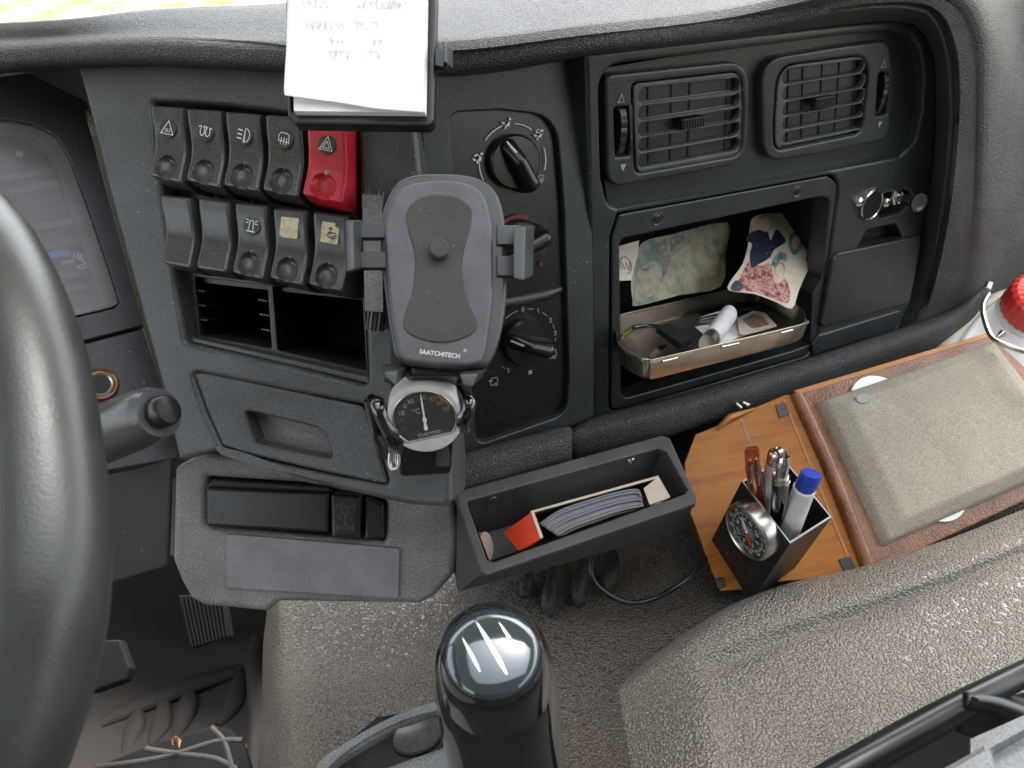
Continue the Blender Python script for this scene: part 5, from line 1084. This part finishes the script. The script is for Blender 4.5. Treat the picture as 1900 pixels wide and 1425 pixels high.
tube('screw', [(1364, 748, .735), (1374, 757, .738)], [.0022, .0022], M['steel'], sc_, n=1, seg=10); tube('screw', [(1378, 746, .74), (1388, 752, .74)], [.0018, .0034], M['steel'], sc_, n=1, seg=10)

# ------------------------------------------------------------------ PEN HOLDER with compass
P1_, P2_, P3_ = W(1376, 893, .6125), W(1466, 1009, .585), W(1543, 960, .610)
P4_ = P1_ + P3_ - P2_; ev = W(1392, 1118, .665) - P2_
pn = thing('pen_holder', (P1_ + P3_) / 2 + ev, 'square black pen cup with a compass stuck on its side, before the tan leaf', 'pen holder')
cx4 = (P1_ + P3_) / 2; tp = [P1_, P2_, P3_, P4_]; it = [cx4 + (p - cx4) * .95 for p in tp]; bt_ = [p + ev for p in tp]; ib = [p + ev * .95 for p in it]
M['cup'] = plastic('matt_black_cup', (.013, .013, .014), .34, 700, .1, .0002, .5, var=.4, vsc=45)
polyW('cup_body', tp + bt_ + it + ib, [(0, 1, 5, 4), (1, 2, 6, 5), (2, 3, 7, 6), (3, 0, 4, 7), (4, 5, 6, 7), (8, 9, 13, 12), (9, 10, 14, 13), (10, 11, 15, 14), (11, 8, 12, 15), (12, 13, 14, 15)], M['cup'], pn)
eu = ev.normalized() * -.0005
polyW('cup_rim', [p + eu for p in tp] + [p + eu for p in it] + [p - eu * 2 for p in tp] + [p - eu * 2 for p in it], [(0, 1, 5, 4), (1, 2, 6, 5), (2, 3, 7, 6), (3, 0, 4, 7), (0, 1, 9, 8), (1, 2, 10, 9), (2, 3, 11, 10), (3, 0, 8, 11)], simple('worn_rim', (.32, .32, .32), .4), pn)
fcmp = Fr(P1_, P2_ - P1_, -ev)
if fcmp.n.dot(CAM.translation - P1_) < 0: fcmp = Fr(P1_, P1_ - P2_, -ev)
c = fcmp.uv(1384, 989, .012); fk = Fr(fcmp.L(c.x, c.y, 0), fcmp.u, fcmp.v); rk = .0235
co2 = lathe('compass', fk, 0, 0, [(0, .0095), (rk * .88, .0095), (rk * .89, .0120), (rk * .93, .0128), (rk, .012), (rk * 1.03, .0105), (rk * 1.03, 0)], M['steel'], pn, px=False, seg=64)
lathe('compass_dial', fk, 0, 0, [(0, .0102), (rk * .875, .0102), (rk * .88, .0098)], M['decal'], co2, px=False, seg=64)
it_ = []
for k in range(90):
    a = math.radians(k * 4); r1 = rk * (.66 if k % 5 else .60); r2 = rk * .74
    it_.append(('l', [(r1 * math.cos(a), r1 * math.sin(a)), (r2 * math.cos(a), r2 * math.sin(a))], .00035 if k % 5 else .0006))
for k in range(24):
    a = math.radians(k * 15 + 4); r2 = rk * (.36 if k % 2 else .30); it_.append(('l', [(.002 * math.cos(a), .002 * math.sin(a)), (r2 * math.cos(a), r2 * math.sin(a))], .0003))
marks('compass_scale', fk, it_, .0105, M['white'], co2)
for k, tx in enumerate(('N', 'NE', 'E', 'SE', 'S', 'SW', 'W', 'NW')):
    a = math.radians(100 - k * 45); text('compass_letter', fk, Vector((rk * .47 * math.cos(a), rk * .47 * math.sin(a))), .0104, tx, .0048, M['white'], co2, rot=a - math.pi / 2)
for k in range(12):
    a = math.radians(100 - k * 30); text('compass_number', fk, Vector((rk * .81 * math.cos(a), rk * .81 * math.sin(a))), .0104, str(k * 30), .0028, M['white'], co2, rot=a - math.pi / 2)
for a, mt in ((-35, simple('red_needle', (.7, .04, .03), .4)), (145, M['white'])):
    a = math.radians(a); ca, sa = math.cos(a), math.sin(a)
    slab_uv('compass_needle', fk, [[Vector((x * ca - y * sa, x * sa + y * ca)) for x, y in ((0, -.0016), (rk * .3, -.0016), (rk * .56, 0), (rk * .3, .0016), (0, .0016))]], .0116, .0006, .0001, mt, co2)
lathe('needle_pivot', fk, 0, 0, [(0, .0128), (.0012, .0125), (.0016, .0118), (.0016, .0105)], M['chrome'], co2, px=False, seg=16)
M['orange'] = simple('orange_metallic', (.50, .10, .03), .22, .6, coat=.6)
def pen(name, label, a, b_, r, mat, cat='pen'):
    t_ = thing(name, W(*b_), label, cat); tube('barrel', [a, b_], r, mat, t_, n=1, seg=24); return t_
q = pen('ballpoint_pen', 'metallic orange red ballpoint pen in the left corner of the pen cup', (1397, 868, .585), (1413, 960, .645), [.0060, .0062], M['orange'])
hexa('pen_cap', [W(1380, 834, .568), W(1410, 832, .568), W(1411, 872, .580), W(1382, 874, .580)], [W(1383, 828, .580), W(1408, 826, .580), W(1408, 872, .592), W(1386, 874, .592)], M['orange'], q, .002)
tube('pen_clip', [(1396, 862, .573), (1396, 882, .577), (1392, 895, .585)], [.0012, .0014, .0012], M['steel'], q, seg=10); tube('pen_clip', [(1407, 856, .573), (1408, 880, .577), (1408, 900, .585)], [.0012, .0012, .0012], M['steel'], q, seg=10)
q = pen('white_pen', 'white pen with chrome top leaning behind the black lighter in the cup', (1440, 855, .582), (1420, 948, .640), [.0072, .0078], M['whiteplastic'])
tube('chrome_top', [(1447, 836, .575), (1444, 842, .576), (1440, 856, .582)], [.004, .0072, .0074], M['chrome'], q, seg=20, n=3)
q = pen('slim_lighter', 'slim black lighter with chrome head in the middle of the pen cup', (1449, 892, .566), (1442, 985, .625), [.0062, .0062], M['gloss'], 'lighter')
tube('lighter_head', [(1455, 846, .556), (1453, 860, .558), (1451, 880, .562), (1449, 893, .566)], [.0040, .0052, .0046, .0052], M['chrome'], q, seg=12, n=2)
for yy in (883, 890): tube('chrome_band', [(1449.5, yy, .5635), (1449.2, yy + 4, .5645)], .0066, M['chrome'], q, n=1, seg=24)
tube('lighter_wheel', [(1444, 842, .552), (1452, 838, .552)], .0040, M['steel'], q, n=1, seg=16); tube('lighter_lever', [(1458, 850, .552), (1460, 866, .555), (1458, 880, .560)], .0014, M['chrome'], q, seg=8)
q = pen('marker_pen', 'white marker with bright blue cap leaning right in the pen cup', (1493, 905, .575), (1462, 992, .615), [.0082, .0080], M['whiteplastic'])
M['bluecap'] = simple('blue_cap', (.02, .05, .38), .35)
tube('blue_cap', [(1506, 878, .566), (1503, 886, .568), (1494, 903, .575)], [.0074, .0078, .0078], M['bluecap'], q, seg=10, n=2)
tube('blue_clip', [(1492, 884, .570), (1480, 915, .583), (1466, 950, .598)], [.0022, .0024, .0016], M['bluecap'], q, seg=10)

# ------------------------------------------------------------------ CANISTER
M['milk'] = simple('milky_canister_plastic', (.72, .69, .58), .45)
M['cannedtop'] = simple('white_canister_top', (.82, .81, .78), .4)
M['redcap'] = simple('red_cap_plastic', (.75, .03, .025), .35)
cn = thing('canister', W(1860, 800, 1.066), 'milky white plastic canister with red screw cap and wire handle at right', 'canister')
topc = [WH(1745, 640, .27), WH(1830, 535, .27), WH(2080, 500, .27), WH(2120, 760, .27), WH(1890, 700, .27)]
fc = Fr(W(1870, 620, .86), Vector((1, .1, .0)), Vector((-.1, 1, .45)))
if fc.n.z < 0: fc = Fr(fc.o, fc.u, fc.v * -1)
ct = [(1735, 650), (1790, 575), (1838, 540), (1920, 518), (2060, 520), (2120, 640), (2060, 760), (1930, 740), (1830, 690), (1750, 665)]
up_ = [fc.uv(x, y, 0) for x, y in ct]
slab_uv('canister_body', fc, [catmull(up_, 4, True)], 0, .30, .012, M['milk'], cn, res=5)
slab_uv('canister_shoulder', fc, [catmull([(lambda c_: c_ + (p - c_) * .80)(sum(up_, Vector((0, 0))) / len(up_) + Vector((.01, 0))) for p in up_], 4, True)], .006, .02, .005, M['cannedtop'], cn, res=4)
cN = fc.uv(1930, 562, .03); fcap = Fr(fc.L(cN.x, cN.y, 0), fc.u, fc.v)
lathe('canister_neck', fcap, 0, 0, [(.036, 0), (.034, .012), (.030, .016), (.030, .03)], M['cannedtop'], cn, px=False)
bm = bmesh.new(); G = []
for r_, z_ in ((.033, .014), (.034, .016), (.0335, .040), (.030, .0435), (.0, .044)):
    G.append([bm.verts.new(((r_ + (.0012 if (k % 4 < 2 and .01 < z_ < .042) else 0)) * math.cos(2 * math.pi * k / 96), (r_ + (.0012 if (k % 4 < 2 and z_ < .042) else 0)) * math.sin(2 * math.pi * k / 96), z_)) for k in range(96)] if r_ else [bm.verts.new((0, 0, z_))])
for A_, B_ in zip(G, G[1:]):
    for k in range(96):
        if len(B_) == 1: bm.faces.new((A_[k], A_[(k + 1) % 96], B_[0]))
        else: bm.faces.new((A_[k], A_[(k + 1) % 96], B_[(k + 1) % 96], B_[k]))
me = bpy.data.meshes.new('red_cap'); bm.to_mesh(me); bm.free(); fin(me, M['redcap'], 40); mobj('red_cap', me, fcap.M, cn)
tube('wire_handle', [(1834, 546, 0.828), (1824, 566, 0.812), (1826, 590, 0.796), (1838, 622, 0.779), (1856, 636, 0.768), (1900, 652, 0.757), (1980, 672, 0.757)], .0026, M['steel'], cn, seg=12, n=6)
tube('handle_eye', [(1831, 536, 0.834), (1836, 524, 0.834)], [.0045, .004], M['steel'], cn, n=1, seg=14)
tube('canister_screw', [(1861, 618, 0.779), (1850, 626, 0.779)], [.0040, .0018], M['chrome'], cn, n=1, seg=14)
# ------------------------------------------------------------------ side trim beyond the dash
dt = loftW('door_trim', [[W(1835, -40, 1.180), W(1862, 20, 1.168), W(1885, 90, 1.156), (W(1905, 190, 1.145)), W(1925, 300, 1.145)], [W(1900, -60, 1.251), W(1930, 0, 1.239), W(1950, 80, 1.227), W(1970, 180, 1.215), W(1990, 300, 1.204)], [W(2100, -60, 1.298), W(2100, 0, 1.298), W(2100, 80, 1.298), W(2100, 180, 1.298), W(2100, 300, 1.298)]], plastic('pale_trim_vinyl', (.24, .24, .235), .5, 480, .8, .0008, .0, kind='leather'), None, thick=.004)
tag(dt, 'light grey grained trim at the top right beyond the dash end', 'door trim')
ar_ = thing('door_armrest', W(1880, 500, 1.121), 'smooth dark grey armrest curving behind the canister', 'armrest')
loftW('armrest_body', [[W(1770, 630, 1.097), W(1800, 560, 1.097), W(1835, 490, 1.097), W(1870, 462, 1.097), (W(1930, 440, 1.097)), W(2000, 430, 1.097)], [W(1775, 640, 1.074), W(1812, 575, 1.062), W(1848, 515, 1.062), W(1880, 490, 1.062), W(1940, 468, 1.062), W(2000, 460, 1.062)],
    [W(1780, 680, 1.097), W(1830, 620, 1.097), W(1860, 570, 1.097), W(1890, 545, 1.097), W(1950, 530, 1.097), W(2010, 520, 1.097)], [W(1790, 760, 1.180), W(1840, 680, 1.180), W(1870, 620, 1.180), W(1900, 600, 1.180), W(1960, 590, 1.180), W(2020, 580, 1.180)]], M['panel'], ar_, thick=.004)
# ------------------------------------------------------------------ GEAR LEVER
ga, gb = W(912, 1208, .325), W(942, 1400, .415)
gn = (ga - gb).normalized(); gu = (RW @ Vector((1, 0, 0))); gu = (gu - gn * gu.dot(gn)).normalized(); gf = Fr(ga, gu, gn.cross(gu))
gl_ = thing('gear_lever', WH(960, 1480, .54), 'glossy black gear lever with three white stripes on its round cap', 'gear lever')
R0_ = .0252
tube('lever_grip', [(975, 1640, .445), (955, 1520, .425), (942, 1430, .405), (930, 1350, .386), (921, 1285, .371), (914, 1235, .360), (911, 1205, .352), (909, 1186, .347), (908, 1176, .344)],
     [.0300, .0305, .0305, .0300, .0294, .0276, .0246, .0195, .0090], M['gloss'], gl_, seg=64, n=6)
gf = Fr(W(913, 1209, .3285), gf.u, gf.v)
cap = lathe('lever_cap', gf, 0, 0, [(0, .0042), (R0_ * .3, .0039), (R0_ * .55, .0028), (R0_ * .74, .0010), (R0_ * .80, -.0006), (R0_ * .81, -.002)], M['glosscap'], gl_, px=False, seg=72, ang=60)
lathe('cap_collar', gf, 0, 0, [(R0_ * .80, -.0022), (R0_ * .83, -.0012), (R0_ * .87, -.0026), (R0_ * .92, -.007), (R0_ * .97, -.016), (R0_ * 1.0, -.03)], M['gloss'], gl_, px=False, seg=72, ang=60)
def stripe(x0, y0, x1, y1, wd_):
    a = Vector((x0, y0)) * R0_; b2 = Vector((x1, y1)) * R0_; bm = bmesh.new(); d = (b2 - a); nn = Vector((-d.y, d.x)).normalized(); L_, R2 = [], []
    capz = lambda p: .0042 - .0032 * (p.length / R0_ / .74) ** 2 + .00035
    for k in range(17):
        s = k / 16; c_ = a + d * s; h_ = wd_ * R0_ * max(.02, math.sin(math.pi * (.04 + .92 * s))) ** .6 * (.55 + .45 * s)
        p, q_ = c_ + nn * h_, c_ - nn * h_; L_.append(bm.verts.new((p.x, p.y, capz(p)))); R2.append(bm.verts.new((q_.x, q_.y, capz(q_))))
    for k in range(16): bm.faces.new((L_[k], R2[k], R2[k + 1], L_[k + 1]))
    me = bpy.data.meshes.new('white_stripe'); bm.to_mesh(me); bm.free(); me.materials.append(M['paper']); mobj('white_stripe', me, gf.M, cap)
stripe(-.50, .20, -.18, -.40, .035); stripe(-.28, .50, .26, -.45, .05); stripe(.12, .46, .46, -.10, .035)
# ------------------------------------------------------------------ CUP HOLDER TRAY at the bottom
ct_ = thing('lever_console', WH(760, 1440, .48), 'grey plastic gear console with oval coin dish beside the lever', 'console')
fK = Fr(WH(760, 1400, .47), Vector((1, 0, 0)), Vector((0, 1, 0)))
M['console'] = plastic('grey_console_plastic', (.12, .126, .13), .4, 900, .15, .0003, .3)
slab('console_rim', fK, [(588, 1425), (640, 1378), (720, 1332), (800, 1306), (900, 1300), (1000, 1400), (1010, 1700), (560, 1700), (572, 1460)], 0, .06, .006, M['console'], ct_, res=4, sm=5,
     holes=[[(604, 1424), (650, 1390), (730, 1345), (810, 1318), (822, 1340), (826, 1376), (760, 1402), (700, 1425), (640, 1456), (606, 1450)]])
slab('dish_floor', fK, [(580, 1430), (700, 1330), (830, 1310), (840, 1390), (640, 1470)], -.010, .003, .0004, M['black'], ct_)
cdi = fK.uv(776, 1366, -.0095)
lathe('coin_dish', Fr(fK.L(cdi.x, cdi.y, -.0095), Vector((.93, .36, 0)), Vector((-.36, .93, 0))), 0, 0, [(0, .0004), (.010, .0008), (.015, .0030), (.0163, .0036), (.0172, .0015)], M['switch'], ct_, px=False, sy=.78)
# ------------------------------------------------------------------ HANDLE AND SEAT BASE at bottom right
hb = thing('hand_brake', WH(1700, 1450, .45), 'black curved plastic bar and grey housing in the lower right corner', 'handle')
tube('black_bar', [(1500, 1470, .40), (1600, 1412, .41), (1720, 1345, .425), (1800, 1300, .435), (1900, 1250, .45), (2000, 1205, .46)], [.0085, .0085, .0085, .0075, .007, .007], M['black'], hb, seg=24)
loftW('housing_lip', [[W(1785, 1296, .435), W(1830, 1290, .44), W(1880, 1300, .445), W(1950, 1320, .45)], [W(1790, 1300, .425), W(1835, 1310, .43), W(1890, 1330, .43), W(1950, 1350, .43)], [W(1770, 1350, .44), W(1830, 1370, .45), W(1890, 1400, .45), W(1950, 1430, .45)]], M['black'], hb, thick=.003)
hexa('housing_floor', [W(1560, 1470, .47), W(1790, 1310, .47), W(2000, 1260, .48), W(2000, 1500, .46)], [W(1560, 1490, .5), W(1790, 1330, .5), W(2000, 1280, .5), W(2000, 1520, .5)], M['dark'], hb, .001)
FHg = F3((1700, 1440, .365), (1900, 1350, .385), (1660, 1330, .40))
slab('grey_housing', FHg, [(1690, 1450), (1905, 1333), (2050, 1260), (2100, 1600), (1680, 1600)], 0, .03, .004, M['console'], hb, r=.004, res=3, holes=[[(1842, 1386), (1900, 1352), (2020, 1300), (2050, 1560), (1900, 1560)]], hr=.004)
slab('grey_housing_floor', FHg, [(1800, 1370), (2050, 1260), (2100, 1600), (1800, 1600)], -.006, .004, .0005, M['console'], hb)
# ------------------------------------------------------------------ STEERING WHEEL AND STALK
sw = tube('steering_wheel', [(-900, 10, .50), (-640, 40, .44), (-420, 120, .40), (-250, 210, .375), (-64, 404, .335), (6, 512, .31), (57, 674, .285), (84, 905, .262), (84, 1080, .25), (60, 1230, .245), (7, 1391, .24), (-90, 1600, .235), (-260, 1850, .24)],
          [.0182] * 6 + [.0188, .0192, .0193, .0195, .0196, .0193, .019], M['wheel'], None, seg=48, n=10)
tag(sw, 'grey green leather steering wheel rim crossing the left edge, out of focus', 'steering wheel')
stk = thing('column_stalk', W(100, 850, .48), 'grey plastic steering column stalk with round end button', 'control stalk')
tube('stalk_body', [(60, 862, .47), (190, 806, .455), (262, 777, .442), (284, 769, .437)], [.0175, .0172, .0168, .0155], M['stalk'], stk, seg=40, n=3)
tube('stalk_end_ring', [(284, 769, .437), (296, 765, .434)], [.0158, .0140], M['stalk'], stk, n=1, seg=40)
tube('stalk_button', [(292, 766, .435), (308, 762, .430), (314, 760, .4285)], [.0094, .0090, .0074], M['black'], stk, n=2, seg=32)
